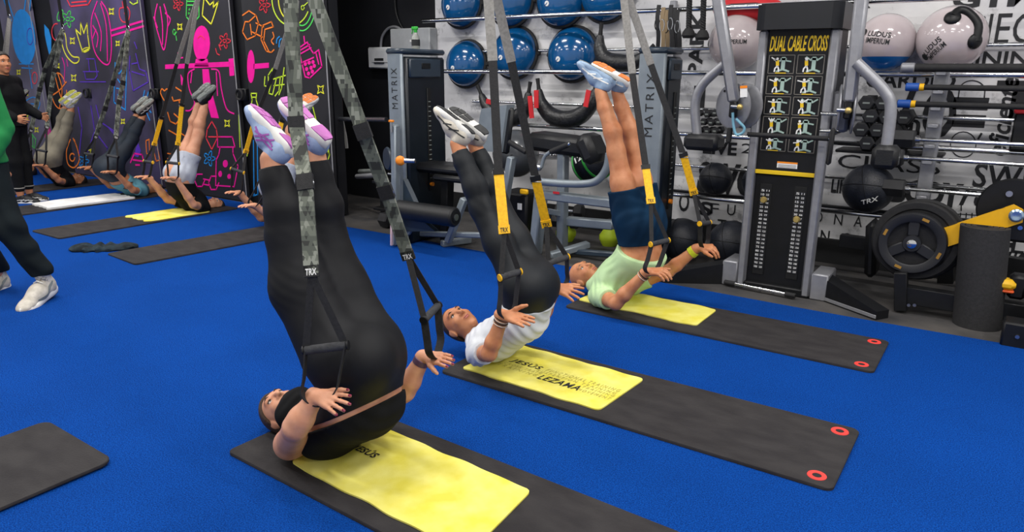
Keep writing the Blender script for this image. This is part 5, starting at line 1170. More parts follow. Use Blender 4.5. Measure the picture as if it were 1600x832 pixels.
# ================================================================== dual cable machine
def cable_machine():
    x0, x1, Y, H = -1.60, -1.06, 5.42, 1.90
    t = thing('cable_machine', 'tall black and silver dual cable machine with yellow titled poster', 'machine', ((x0 + x1) / 2, Y, -.01))
    for x in (x0 + .03, x1 - .03): MB().box((x, Y + .04, H / 2), (.06, .09, H), bev=.012).build('front_post', 'silver_paint', t)
    xm = (x0 + x1) / 2; w = x1 - x0 - .12
    MB().box((xm, Y + .05, 1.40), (w, .05, 1.02), bev=.006).build('poster_panel', 'black_plastic', t)
    # lower shroud with two slots: three uprights and bridges
    lo = MB().box((xm, Y + .06, .46), (w, .04, .84), bev=.006).build('lower_shroud', 'black_plastic', t)
    MB().box((xm, Y + .022, .90), (w, .012, .03), bev=.002).build('yellow_stripe', mat('yellow_print', '#e9c21a', .5), t)
    for s in (-1, 1):
        xs = xm + s * .235; pl = [(Y + .08, 1.38), (Y + .36, 1.42), (Y + .30, 1.90), (Y + .08, 1.90)]
        MB().add([(xs - .03, a, b) for a, b in pl] + [(xs + .03, a, b) for a, b in pl], [(0, 1, 2, 3), (7, 6, 5, 4), (0, 4, 5, 1), (1, 5, 6, 2), (2, 6, 7, 3), (3, 7, 4, 0)]).build('side_shroud', 'black_vinyl', t, smooth=0)
    MB().box((xm, Y + .11, .95), (w, .06, 1.86), bev=.01).build('rear_panel', 'black_plastic', t)
    M = Matrix.Translation((xm, Y + .2, H)); pl = [(-.285, -.22), (-.22, -.27), (.22, -.27), (.285, -.22), (.30, .10), (-.30, .10)]
    MB().prism(pl, .0, .17, M).build('top_cap', mat('cap_dark', '#16181d', .4), t, smooth=0)
    # print: title and ten pictures
    F = lambda u, v, o=.0: V(x0 + .06 + w * u, Y + .0245 - o, 1.905 - 1.0 * v)     # u across, v down the panel
    mbt = MB(); text_quad(mbt, 'DUAL CABLE CROSS', F(.04, .150, .001), F(.97, .150, .001), F(.04, .045, .001), .022, .22, .001)
    mbt.build('poster_title', 'yellow_print', t, smooth=0)
    gm, lm = mat('poster_green', '#9fb8ae', .6), mat('poster_line', '#77736c', .6)
    poses = [((-1, 1), (-.6, .4)), ((-.2, .9), (.3, .8)), ((-1, .6), (.4, .9)), ((-1.1, .4), (.9, .5)), ((-.9, .2), (1.2, .1)), ((-.7, .8), (1, 1.1)), ((-.5, 1.2), (.5, 1.2)), ((-.2, -.3), (.4, -.2)), ((-.6, .5), (.5, .6)), ((-.7, -.2), (.6, .9))]
    for r in range(5):
        for cc in range(2):
            u0, u1 = (.05, .47) if cc == 0 else (.52, .94); v0 = .175 + r * .143; v1 = v0 + (.125 if r < 4 else .10)
            fr = MB()
            for p, q in (((u0, v0), (u1, v0)), ((u1, v0), (u1, v1)), ((u1, v1), (u0, v1)), ((u0, v1), (u0, v0))):
                fr.ribbon([F(p[0], p[1], .001), F(q[0], q[1], .001)], .0045, .0012, (1, 0, .6) if p[0] == q[0] else (0, 0, 1))
            pic = fr.build('poster_picture', lm, t, smooth=0)
            um, k = (u0 + u1) / 2, (v1 - v0)
            ms = MB(); sx = um + .05 * (1 if (r + cc) % 2 else .6)
            for (a, b, c2, d2) in ((-.032, .10, .032, .78), (-.05, .16, .05, .28), (-.065, .78, .065, .84)):
                ms.ribbon([F(sx, v0 + k * b, .0012), F(sx, v0 + k * d2, .0012)], (c2 - a) * w, .0012, (1, 0, 0))
            for s in (-1, 1): ms.ribbon([F(sx + s * .04, v0 + k * .3, .0013), F(sx + s * .13, v0 + k * (.1 + .25 * ((r + cc + s) % 2)), .0013)], .010, .0012, (.5, 0, .8)).ribbon([F(sx, v0 + k * .78, .0013), F(sx + s * .11, v0 + k * .9, .0013)], .012, .0012, (0, 0, 1))
            ms.build('pictured_machine', gm, pic, smooth=0)
            fx = um - .07; ps = poses[r * 2 + cc]; fg = MB()
            fg.ribbon([F(fx, v0 + k * .28, .002), F(fx + .01, v0 + k * .58, .002)], .022, .0012, (1, 0, 0)); fg.build('pictured_shirt', 'yellow_print', pic, smooth=0)
            fg = MB().lathe([(0, 0), (.009, 0), (.009, .001), (0, .001)], F(fx, v0 + k * .2, .002), (0, -1, 0), 12)
            for (ax_, ay) in ps: fg.ribbon([F(fx, v0 + k * .32, .0022), F(fx + ax_ * .10, v0 + k * (.32 - ay * .2), .0022)], .008, .0012, (.5, 0, .8))
            for s in (-1, 1): fg.ribbon([F(fx + .01, v0 + k * .58, .0022), F(fx + s * .03, v0 + k * .74, .0022), F(fx + s * .035, v0 + k * .92, .0022)], .010, .0012, (1, 0, 0))
            fg.build('pictured_body', 'white_print', pic, smooth=0)
            MB().ribbon([F(um - .09, v1 - k * .02, .0022), F(um + .09, v1 - k * .02, .0022)], .006, .0012, (0, 0, 1)).build('picture_caption', 'yellow_print', pic, smooth=0)
    wl = MB().ribbon([F(.36, .945, .001), F(.70, .945, .001)], .045, .0012, (0, 0, 1)).build('warning_label', 'white_print', t, smooth=0)
    MB().ribbon([F(.36, .928, .0018), F(.70, .928, .0018)], .012, .0012, (0, 0, 1)).build('label_band', 'orange_plastic', wl, smooth=0)
    for k in range(3): MB().ribbon([F(.38, .945 + .009 * k, .0018), F(.68, .945 + .009 * k, .0018)], .003, .0012, (0, 0, 1)).build('label_line', 'dark_print', wl, smooth=0)
    # weight stacks in the two slots
    for s in (-1, 1):
        cx = xm + s * .125
        sl = MB().box((cx, Y + .038, .46), (.085, .006, .70), bev=.002).build('stack_slot', mat('slot_black', '#0b0c0d', .6), t)
        for q in range(20):
            z = .76 - q * .031
            MB().box((cx, Y + .0335, z), (.07, .005, .024), bev=.001).build('weight_plate', mat('plate_iron', '#222327', .5), sl, smooth=0)
            mbt = MB(); tx = str(5 + 5 * q)
            text_quad(mbt, tx, (cx - .030, Y + .0305, z - .008), (cx - .006, Y + .0305, z - .008), (cx - .030, Y + .0305, z + .008), .01, 0, .0005); text_quad(mbt, str(11 + 11 * q), (cx + .008, Y + .0305, z - .007), (cx + .030, Y + .0305, z - .007), (cx + .008, Y + .0305, z + .007), .01, 0, .0005)
            mbt.build('plate_number', 'white_print', sl, smooth=0)
        MB().lathe([(0, 0), (.020, 0), (.026, .012), (.018, .03), (0, .03)], (cx - .004, Y + .03, .69 if s < 0 else .57), (0, -1, 0), 20).build('selector_knob', mat('knob_gold', '#c9b06a', .3, .6), t)
    # pivots, arms and curved handles
    for s, ax, ay, bx, by, name in ((-1, 1118, -30, 1147, 160, 'l'), (1, 1350, -30, 1327, 160, 'r')):
        Ya = Y - .05; piv = V(xm + s * .36, Ya, 1.37)
        dn = V(-.42, -.9, 0).normalized() if s < 0 else V(1, .22, 0).normalized(); pd = V(0, 0, 1).cross(dn)
        for k, o2 in ((0, -.04), (1, .05)):
            dc = piv + V(-.02 if s < 0 else 0, .06, 0) + dn * o2 + pd * (.0 if k else .03); MB().lathe([(0, -.010), (.145, -.010), (.165, -.004), (.165, .004), (.145, .010), (0, .010)], dc, dn, 40).build('pivot_disc', 'silver_paint', t)
            if k:
                for q in range(8): a = .9 + q * .24; e = -pd * math.cos(a) + V(0, 0, 1) * math.sin(a); MB().cyl(dc + e * .135 + dn * .009, dc + e * .135 + dn * .0125, .010, n=10).build('pin_hole', 'black_plastic', t)
        MB().box(piv + V(-s * .04, .17, -.02), (.12, .16, .28), bev=.02).build('pivot_bracket', 'silver_paint', t)
        MB().cyl(piv + V(-.02, -.07, .0), piv + V(.05, -.11, 0), .016, n=12).build('pull_pin', 'steel', t); MB().ball(piv + V(.05, -.115, 0), .022).build('pin_knob', 'knob_gold', t)
        top = at(ax, ay, Y - .1); bot = at(bx, by, Y - .1)
        MB().bar(bot, top, .082, .07, up=(0, 1, 0), bev=.018).build('cable_arm', 'silver_paint', t)
        MB().box(bot - V(0, 0, .05), (.05, .06, .12), bev=.01).build('arm_end', 'black_plastic', t)
        if s < 0: P = [(1140, 95), (1118, 112), (1096, 135), (1086, 165), (1090, 218)]; blk = (1100, 222, (.27, .20, .12)); ye = Y - .02
        else: P = [(1338, 98), (1356, 115), (1380, 140), (1392, 168), (1384, 238)]; blk = (1384, 245, (.16, .15, .155)); ye = Y - .15
        C2 = bez([at(x, y, ye) for x, y in P], 6); MB().tube(C2, .036, 14).build('curved_arm', 'silver_paint', t)
        MB().box(at(blk[0], blk[1], ye), blk[2], bev=.03).build('arm_block', 'black_vinyl', t)
        a = at(1172 if s < 0 else 1285, 215, Y - .08)
    lc = MB().ribbon([at(1162, 136, Y - .17), at(1162, 152, Y - .17)], .05, .003, (1, 0, 0)).build('warning_sticker', 'white_print', t, smooth=0); MB().ribbon([at(1162, 134, Y - .172), at(1162, 138, Y - .172)], .05, .003, (1, 0, 0)).build('sticker_band', 'orange_plastic', lc, smooth=0)
    a, b = at(1168, 210, Y - .09), at(1295, 217, Y - .09); MB().cyl(a, b, .017, n=14).build('pull_bar', 'black_rubber', t); MB().cyl(b - V(.13, 0, 0), b + V(.02, 0, 0), .012, n=12).build('bar_end', 'chrome', t)
    for (px, py) in ((1300, 178), (1298, 205)): q = at(px, py, Y - .05); MB().cyl(q - V(.07, 0, 0), q + V(.05, 0, 0), .014, n=12).build('peg', 'chrome', t)
    q0, q1 = at(1302, 200, Y - .12), at(1294, 258, Y - .12); MB().bar(q0, q1, .05, .03, bev=.012).build('grip_handle', 'black_rubber', t)
    q0, q1 = at(1141, 200, Y - .12), at(1138, 222, Y - .12); MB().cyl(q0, q1, .02, n=14, bev=.004).build('hand_grip', 'black_rubber', t)
    mm = mat('blue_cord', '#6fa3b8', .5); MB().tube(bez([at(x, y, Y - .14) for x, y in ((1145, 176), (1146, 195), (1150, 210), (1160, 208), (1163, 200), (1156, 192), (1150, 186))], 5), .010, 8).build('strap_cord', mm, t)
    # base feet
    for s, (px, py), (qx, qy) in ((-1, (1140, 425), (1015, 437)), (1, (1285, 440), (1378, 497))):
        a = V(xm + s * .31, Y + .12, .07); e = fl(qx, qy); d = (e - a); d.z = 0; n = V(-d.y, d.x, 0).normalized() * .06
        MB().box((xm + s * .33, Y + .14, .09), (.12, .28, .20), bev=.01).build('base_block', 'silver_paint', t)
        a0 = V(a.x, a.y, 0); 
        vs = [a0 + n - V(0, 0, .01), a0 - n - V(0, 0, .01), V(e.x, e.y, -.01) - n, V(e.x, e.y, -.01) + n, a0 + n + V(0, 0, .18), a0 - n + V(0, 0, .18), V(e.x, e.y, .05) - n, V(e.x, e.y, .05) + n]
        MB().add(vs, [(0, 1, 2, 3), (4, 5, 6, 7), (0, 1, 5, 4), (1, 2, 6, 5), (2, 3, 7, 6), (3, 0, 4, 7)]).build('base_foot', 'black_plastic', t, smooth=0)
        MB().bar(a0 - n * 1.02 + V(0, 0, .012), V(e.x, e.y, .012) - n * 1.02, .006, .024, bev=.001).build('foot_trim', 'silver_paint', t)
    MB().box((xm, Y + .05, .02), (w + .12, .1, .06), bev=.008).build('base_bar', 'black_plastic', t)
    a, b = fl(1132, 441, .02), fl(1243, 463, .02)
    k = thing('pull_bar_attachment', 'chrome bar attachment lying on the floor before the cable machine', 'bar', (a + b) / 2 - V(0, 0, .02)); MB().cyl(a, b, .015, n=14).build('shaft', 'chrome', k)
    for p, q in ((a, lerp(a, b, .16)), (lerp(a, b, .86), b)): MB().cyl(p, q, .0195, n=14, bev=.003).build('rubber_grip', 'black_rubber', k)
    for f in (.3, .52, .7): MB().cyl(lerp(a, b, f - .015), lerp(a, b, f + .015), .019, n=14, bev=.003).build('collar', 'steel', k)
cable_machine()
# ================================================================== two machine towers
def tower(x0, x1, y0, y1, H, label, tx0, ty0, tx1, ty1):
    t = thing('weight_tower', label, 'machine', ((x0 + x1) / 2, (y0 + y1) / 2, -.01), 'weight machine towers')
    MB().box(((x0 + x1) / 2, y0 + .02, H / 2 + .0), (x1 - x0, .045, H), bev=.015).build('silver_fascia', 'blue_silver', t)
    MB().box(((x0 + x1) / 2 + .01, (y0 + y1) / 2 + .03, H / 2 - .01), (x1 - x0 - .01, y1 - y0 - .05, H - .04), bev=.02).build('dark_shroud', 'dark_shroud', t)
    MB().box(((x0 + x1) / 2, (y0 + y1) / 2, H + .015), (x1 - x0 + .02, y1 - y0 + .02, .05), bev=.018).build('top_cap', mat('cap_blue', '#2a3642', .35), t)
    M = V(x1 + .012, (y0 + y1) / 2, H - .13); MB().box(M, (.03, (y1 - y0) * .72, .17), bev=.012).build('display_panel', 'cap_blue', t); MB().box(M + V(.014, 0, .02), (.012, .12, .05), bev=.003).build('small_screen', 'black_plastic', t)
    MB().box((x1 + .008, (y0 + y1) / 2 + .05, H * .55), (.012, .05, H * .55), bev=.003).build('stack_slot', 'slot_black', t)
    for k in range(18): MB().box((x1 + .015, (y0 + y1) / 2 + .05, H * .32 + k * .045), (.006, .03, .008)).build('weight_mark', 'sole_grey', t, smooth=0)
    MB().lathe([(0, 0), (.02, 0), (.02, .03), (0, .03)], (x1 + .01, (y0 + y1) / 2 + .05, .55), (1, 0, 0), 14).build('selector_pin', 'orange_plastic', t)
    mb = MB(); cx = (x0 + x1) / 2   # name reads upwards along the fascia
    text_quad(mb, 'MATRIX', (cx + .035, y0 - .004, ty0), (cx + .035, y0 - .004, ty1), (cx - .035, y0 - .004, ty0), .0, 0, .001, 1.35); mb.build('fascia_lettering', 'dark_print', t, smooth=0)
    return t
tA = tower(-4.76, -4.58, 4.9, 5.5, 1.76, 'silver and dark weight tower left of the ball rails, spray bottle on top', 0, 1.27, 0, 1.63)
tB = tower(-2.56, -2.33, 5.5, 5.84, 1.76, 'silver and dark weight tower behind the man in mint', 0, 1.10, 0, 1.60)
def leg_machine(t):   # adjuster, roller and pads in front of tower A
    Y = 4.86
    MB().bar(at(618, 195, Y - .03), at(618, 383, Y - .03), .075, .06, bev=.012).build('adjust_post', 'blue_silver', t)
    q = at(612, 207, Y - .08); MB().cyl(q, q + V(0, 0, .10), .008, n=8).build('pin_rod', 'steel', t); MB().box(q + V(0, 0, .10), (.05, .03, .02), bev=.004).build('pin_top', 'orange_plastic', t)
    q = at(626, 251, Y - .08); MB().lathe([(0, 0), (.035, 0), (.045, .015), (.03, .035), (.018, .04), (0, .04)], q, (.5, -.8, 0), 24).build('adjust_knob', 'orange_plastic', t); MB().cyl(q, q + V(.13, .05, 0), .022, n=14).build('knob_shaft', 'steel', t)
    a, b = at(622, 327, Y - .05), at(712, 340, Y - .05); MB().cyl(a, b, .088, n=32, bev=.015).build('roller_pad', 'black_vinyl', t); d = (b - a).normalized(); MB().cyl(b, b + d * .006, .05, n=24).build('roller_cap', 'black_plastic', t); MB().cyl(b, b + d * .010, .03, n=20).build('roller_core', 'steel', t); MB().cyl(a - d * .06, a, .02, n=12).build('roller_axle', 'chrome', t)
    a, b = at(655, 260, 5.2), at(765, 268, 5.2); MB().box((a + b) / 2, ((b - a).length, .30, .09), bev=.035).build('seat_pad', 'black_vinyl', t)
    a, b = at(682, 275, 5.1), at(745, 284, 5.1); MB().box((a + b) / 2, ((b - a).length, .14, .06), bev=.02).build('lower_pad', 'black_vinyl', t)
    MB().bar(at(700, 262, 5.2), at(697, 375, 5.2), .10, .08).build('seat_post', 'black_plastic', t)
    MB().bar(at(726, 310, 5.05), at(700, 378, 5.05), .07, .06, bev=.01).build('strut', 'blue_silver', t)
    MB().bar(at(640, 365, 5.1), at(765, 368, 5.1), .05, .05, bev=.01).build('base_beam', 'blue_silver', t)
    MB().bar(fl(690, 381, .03), fl(735, 375, .03), .07, .06, bev=.01).build('foot_beam', 'blue_silver', t)
    c = at(632, 355, Y + .05); MB().lathe([(0, -.02), (.08, -.02), (.09, 0), (.08, .02), (0, .02)], c, (.3, -1, 0), 28).build('cam_disc', 'blue_silver', t)
    c = at(606, 248, Y + .05); MB().lathe([(0, -.015), (.10, -.015), (.11, 0), (.10, .015), (0, .015)], c, (-.5, -1, 0), 28).build('cam_disc', 'cap_blue', t)
    vs = [at(630, 280, Y + .02), at(660, 345, Y + .02), at(680, 362, Y + .02), at(630, 362, Y + .02)]; vs2 = [v + V(.02, .04, 0) for v in vs]
    MB().add(vs + vs2, [(0, 1, 2, 3), (7, 6, 5, 4), (0, 4, 5, 1), (1, 5, 6, 2), (2, 6, 7, 3), (3, 7, 4, 0)]).build('gusset_plate', 'cap_blue', t, smooth=0)
    MB().bar(at(612, 345, Y - .1), at(612, 384, Y - .1), .025, .02).build('pink_lever', mat('pale_pink', '#d8b9bd', .5), t)
    MB().cyl(at(530, 186, 5.6), at(604, 187, 5.0), .022, n=14).build('side_rail', 'steel', t)
leg_machine(tA)
def mid_machine():
    t = thing('leg_press_machine', 'grey tubular machine between the two towers with black cushions', 'machine', (-3.3, 5.3, -.01))
    MB().bar(at(846, 300, 5.35), at(836, 398, 5.35), .13, .08, bev=.012).build('front_post', 'blue_silver', t); MB().bar(at(880, 235, 5.55), at(878, 398, 5.55), .10, .08, bev=.012).build('rear_post', 'blue_silver', t)
    MB().tube(bez([at(x, y, 5.15) for x, y in ((832, 283), (880, 287), (918, 287), (936, 280), (948, 262), (952, 240))], 6), .032, 14).build('bent_tube', 'blue_silver', t)
    MB().bar(at(838, 303, 5.2), at(960, 318, 5.2), .10, .075, bev=.012).build('cross_beam', 'blue_silver', t); MB().ribbon([at(864, 301, 5.14), at(874, 302, 5.14)], .02, .003, (0, 0, 1)).build('red_sticker', 'red_strap', t, smooth=0)
    MB().tube(bez([at(x, y, 5.25) for x, y in ((846, 262), (851, 245), (862, 236))], 5), .016, 10).build('handle_tube', 'blue_silver', t); MB().cyl(at(860, 238, 5.25), at(888, 226, 5.25), .024, n=14, bev=.004).build('hand_grip', 'black_rubber', t); MB().cyl(at(888, 226, 5.25), at(891, 224, 5.25), .014, n=12).build('grip_end', 'chrome', t)
    MB().cyl(at(795, 222, 5.3), at(822, 238, 5.3), .024, n=14, bev=.004).build('hand_grip', 'black_rubber', t)
    a = at(880, 225, 5.6); MB().box(a, (.62, .30, .16), Matrix.Rotation(.06, 3, 'Y'), .04).build('seat_pad', 'black_vinyl', t); MB().box(at(925, 232, 5.45), (.16, .28, .26), Matrix.Rotation(-.5, 3, 'Y'), .05).build('pad_end', 'black_vinyl', t)
    vs = [at(752, 170, 5.35), at(792, 164, 5.35), at(782, 238, 5.35), at(740, 236, 5.35)]; v2 = [v + V(.03, .08, .0) for v in vs]
    MB().add(vs + v2, [(0, 1, 2, 3), (7, 6, 5, 4), (0, 4, 5, 1), (1, 5, 6, 2), (2, 6, 7, 3), (3, 7, 4, 0)]).build('back_shell', 'blue_silver', t, smooth=0); MB().bar(at(797, 168, 5.4), at(788, 240, 5.4), .05, .10, bev=.02).build('back_cushion', 'black_vinyl', t)
    MB().bar(at(800, 245, 5.3), at(786, 330, 5.3), .09, .06, bev=.01).build('tilted_post', 'blue_silver', t)
    MB().bar(at(880, 345, 5.6), at(960, 352, 5.6), .09, .08, bev=.01).build('low_beam', 'blue_silver', t); MB().bar(at(860, 400, 5.3), at(920, 382, 5.6), .08, .06, bev=.01).build('foot_beam', 'blue_silver', t); MB().bar(at(880, 392, 5.5), at(980, 400, 5.5), .06, .05, bev=.01).build('foot_beam', 'cap_blue', t)
    MB().bar(at(855, 330, 5.4), at(880, 335, 5.55), .05, .05).build('joint_bar', 'blue_silver', t); MB().ball(at(842, 262, 5.25), .03).build('pivot_cap', 'steel', t)
    c = at(815, 330, 5.75); k = thing('storage_crate', 'black storage crate with yellow latch between the machines', 'crate', (c.x, c.y, -.01)); MB().box((c.x, c.y, c.z * .5 + .1), (.34, .34, c.z + .20), bev=.02).build('crate_body', 'black_plastic', k); q = at(819, 300, 5.56); MB().box(q, (.09, .03, .05), bev=.01).build('latch', 'yellow_web', k); MB().ribbon([at(812, 318, 5.57), at(812, 328, 5.57)], .05, .003, (1, 0, 0)).build('paper_label', 'white_print', k, smooth=0)
    for i, (px, py, m) in enumerate(((952, 372, 'lime'), (884, 365, 'lime'))):
        p = fl(px, py + 10); p.y = min(p.y, 6.1); k = thing('kettlebell', 'lime and black kettlebell under the grey machine, %s one' % ('right', 'left')[i], 'kettlebell', (p.x, p.y, -.01)); MB().lathe([(0, -.01), (.07, -.01), (.10, .05), (.10, .09), (.06, .15), (0, .165)], p, n=24).build('bell', mat('lime_vinyl', '#b7cf2c', .5), k); MB().tube([p + V(.06 * math.cos(a), 0, .15 + .09 * math.sin(a)) for a in np.linspace(0, PI, 12)], .016, 10).build('handle', 'black_rubber', k)
    for i, (px, py) in enumerate(((890, 330), (884, 345))): dumbbell(at(px, py, 5.95), .075, 'black dumbbell on the frame behind the grey machine, %s one' % ('upper', 'lower')[i], ax=(1, .2, 0), L=.28)
mid_machine()
# ================================================================== plate-loaded machine, right edge
def plate_machine():
    t = thing('plate_machine', 'black plate-loaded machine with yellow lever at the right edge', 'machine', (.1, 5.6, -.01)); Y = 5.55
    c = at(1425, 380, Y); ax = V(.05, -1, .03).normalized()
    for k, (r, off) in enumerate(((.285, .10), (.275, .05))):
        p = thing('weight_plate', ('rear', 'middle')[k] + ' large black rubber weight plate on the machine peg', 'weight plate', c + V(.02 + .03 * k, off, -r), 'weight plates on the machine peg')
        q = c + V(.035 - .02 * k, off, .01); MB().lathe([(.03, -.022), (r * .3, -.022), (r * .34, -.012), (r * .78, -.012), (r * .82, -.024), (r * .96, -.024), (r, -.012), (r, .022), (.03, .022), (.03, -.022)], q, -ax, 48).build('plate_disc', 'black_rubber', p)
    r = .215; p = thing('weight_plate', 'front black weight plate with three spokes and yellow marks', 'weight plate', c + V(0, 0, -r), 'weight plates on the machine peg'); q = c - V(0, .0, 0)
    MB().lathe([(r * .70, -.028), (r * .74, -.034), (r * .95, -.034), (r, -.02), (r, .02), (r * .70, .02), (r * .70, -.028)], q, -ax, 48).build('plate_rim', mat('plate_grey', '#1b1c20', .5), p); MB().lathe([(.02, -.03), (.055, -.03), (.06, -.01), (.06, .02), (.02, .02), (.02, -.03)], q, -ax, 32).build('plate_hub', 'plate_grey', p)
    MB().lathe([(0, 0), (r * .72, 0), (r * .72, .012), (0, .012)], q - ax * .012, -ax, 40).build('plate_web', 'black_rubber', p)
    F = frame(-ax, (1, 0, 0))
    for k in range(3):
        a = .5 + k * 2 * PI / 3; e = F.col[0] * math.cos(a) + F.col[1] * math.sin(a); MB().bar(q + e * .05 + ax * .006, q + e * (r * .74) + ax * .006, .075, .028, up=ax, bev=.008).build('spoke', 'plate_grey', p)
    for k in range(4):
        a = .35 + k * PI / 2; e = F.col[0] * math.cos(a) + F.col[1] * math.sin(a); tn = F.col[0] * -math.sin(a) + F.col[1] * math.cos(a); MB().bar(q + e * r * .84 + ax * .036 - tn * .022, q + e * r * .84 + ax * .036 + tn * .022, .018, .003, up=ax, bev=0).build('yellow_mark', mat('mark_gold', '#9a7228', .6), p)
    MB().lathe([(0, -.02), (.018, -.02), (.022, .03), (.03, .035), (.03, .05), (.016, .055), (0, .055)], q, ax, 24).build('peg_end', 'chrome', t); MB().cyl(q, q - ax * .35, .024, n=16).build('peg', 'steel', t)
    # yellow lever
    pts = [(1472, 358), (1560, 329), (1584, 321), (1599, 329), (1598, 348), (1548, 364), (1480, 386)]; vs = [at(x, y, Y + .02) for x, y in pts]; n = len(vs); vs += [v + V(.0, .05, 0) for v in vs]
    MB().add(vs, [tuple(range(n)), tuple(range(2 * n - 1, n - 1, -1))] + [(k, (k + 1) % n, n + (k + 1) % n, n + k) for k in range(n)]).build('yellow_lever', mat('lever_yellow', '#e3ab12', .4), t, smooth=0)
    b = at(1588, 337, Y + .0); MB().lathe([(0, 0), (.042, 0), (.042, .015), (.03, .026), (.016, .026), (0, .018)], b, (0, -1, 0), 24).build('pivot_bolt', mat('bolt_blue', '#9db4cc', .25, .8), t)
    MB().lathe([(0, 0), (.19, 0), (.2, .02), (.19, .04), (0, .04)], at(1580, 325, Y + .25), (0, -1, 0), 40).build('cam_disc', 'black_plastic', t); MB().lathe([(0, 0), (.02, 0), (.02, .012), (0, .012)], at(1577, 303, Y + .2), (0, -1, 0), 14).build('disc_bolt', 'steel', t)
    q = at(1585, 352, Y + .06); MB().box(q, (.20, .04, .22), bev=.04).build('pivot_plate', 'black_plastic', t)
    for px, py in ((1575, 362), (1594, 356), (1575, 372)): MB().lathe([(0, 0), (.014, 0), (.014, .012), (0, .012)], at(px, py, Y + .03), (0, -1, 0), 12).build('bolt', 'chrome', t)
    MB().bar(at(1480, 380, Y + .1), at(1520, 368, Y + .1), .06, .05).build('lever_root', 'black_plastic', t)
    MB().bar(at(1480, 385, 5.9), at(1478, 440, 5.9), .16, .10).build('rear_post', 'black_plastic', t); MB().bar(at(1365, 345, 5.85), at(1362, 430, 5.85), .22, .08, bev=.03).build('rear_post', 'black_plastic', t)
    MB().bar(at(1408, 425, 5.5), at(1408, 484, 5.5), .10, .08).build('front_leg', 'black_plastic', t); MB().bar(V(-.5, 5.52, .12), V(.9, 5.55, .10), .10, .12).build('low_beam', 'black_plastic', t); MB().bar(V(-1.0, 6.05, .33), V(1.1, 6.05, .30), .08, .10).build('rear_beam', 'black_plastic', t)
    f = fl(1580, 540); MB().box((f.x + .12, f.y + .05, .07), (.36, .16, .16), bev=.012).build('front_foot', 'black_plastic', t); MB().box((f.x + .2, 5.45, .18), (.3, .3, .2), bev=.02).build('base_box', 'black_plastic', t)
    for k in range(2): MB().lathe([(0, 0), (.012, 0), (.012, .01), (0, .01)], (f.x + .02 + .05 * k, f.y - .03, .07), (0, -1, 0), 10).build('bolt', 'steel', t); MB().lathe([(0, 0), (.011, 0), (.011, .01), (0, .01)], at(1420 + 9 * k, 477, 5.44), (0, -1, 0), 10).build('bolt', 'steel', t)
    q = at(1566, 443, Y - .05); MB().box(q, (.15, .12, .07), bev=.025).build('yellow_pad', mat('pad_yellow', '#e6b416', .5), t); MB().box(q - V(0, 0, .04), (.14, .11, .02), bev=.008).build('pad_base', mat('pad_orange', '#d8541c', .5), t); MB().box(at(1590, 447, Y), (.10, .12, .16), bev=.02).build('pad_arm', 'black_plastic', t)
plate_machine()
# standing rolled mat
def rolled_mat():
    b = fl(1523, 512); a = 0; prof = []; pts = []
    turns = 3.3
    for i in range(110):
        th = i / 109 * turns * 2 * PI; r = .050 + .108 * (i / 109); pts.append((r * math.cos(th - .2), r * math.sin(th - .2)))
    t_ = .014; inner = []
    for i in range(110):
        th = i / 109 * turns * 2 * PI; r = .050 + .108 * (i / 109) - t_ * 1.9; inner.append((r * math.cos(th - .2), r * math.sin(th - .2)))
    mb = MB(); vs = []; H = .66
    tilt = V(-.035, .0, 1).normalized()
    for z in (0, H):
        for p in pts: vs.append(V(b.x, b.y + .1, -.01) + V(p[0], p[1], 0) + V(-.08, .06, 1) * z)
        for p in inner: vs.append(V(b.x, b.y + .1, -.01) + V(p[0], p[1], 0) + V(-.08, .06, 1) * z)
    n = 110; fs = []
    for i in range(n - 1):
        fs += [(i, i + 1, 2 * n + i + 1, 2 * n + i), (n + i + 1, n + i, 3 * n + i, 3 * n + i + 1), (2 * n + i, 2 * n + i + 1, 3 * n + i + 1, 3 * n + i), (i + 1, i, n + i, n + i + 1)]
    fs += [(0, 2 * n, 3 * n, n), (n - 1, 2 * n - 1, 4 * n - 1, 3 * n - 1)]
    o = mb.add(vs, fs).build('rolled_mat', mat('roll_foam', '#1e1e20', .85, col2='#262628', nscale=60, bump=.3, bscale=200), None, smooth=50); tag(o, 'black foam mat rolled up and standing on end beside the yellow lever', 'mat')
rolled_mat()
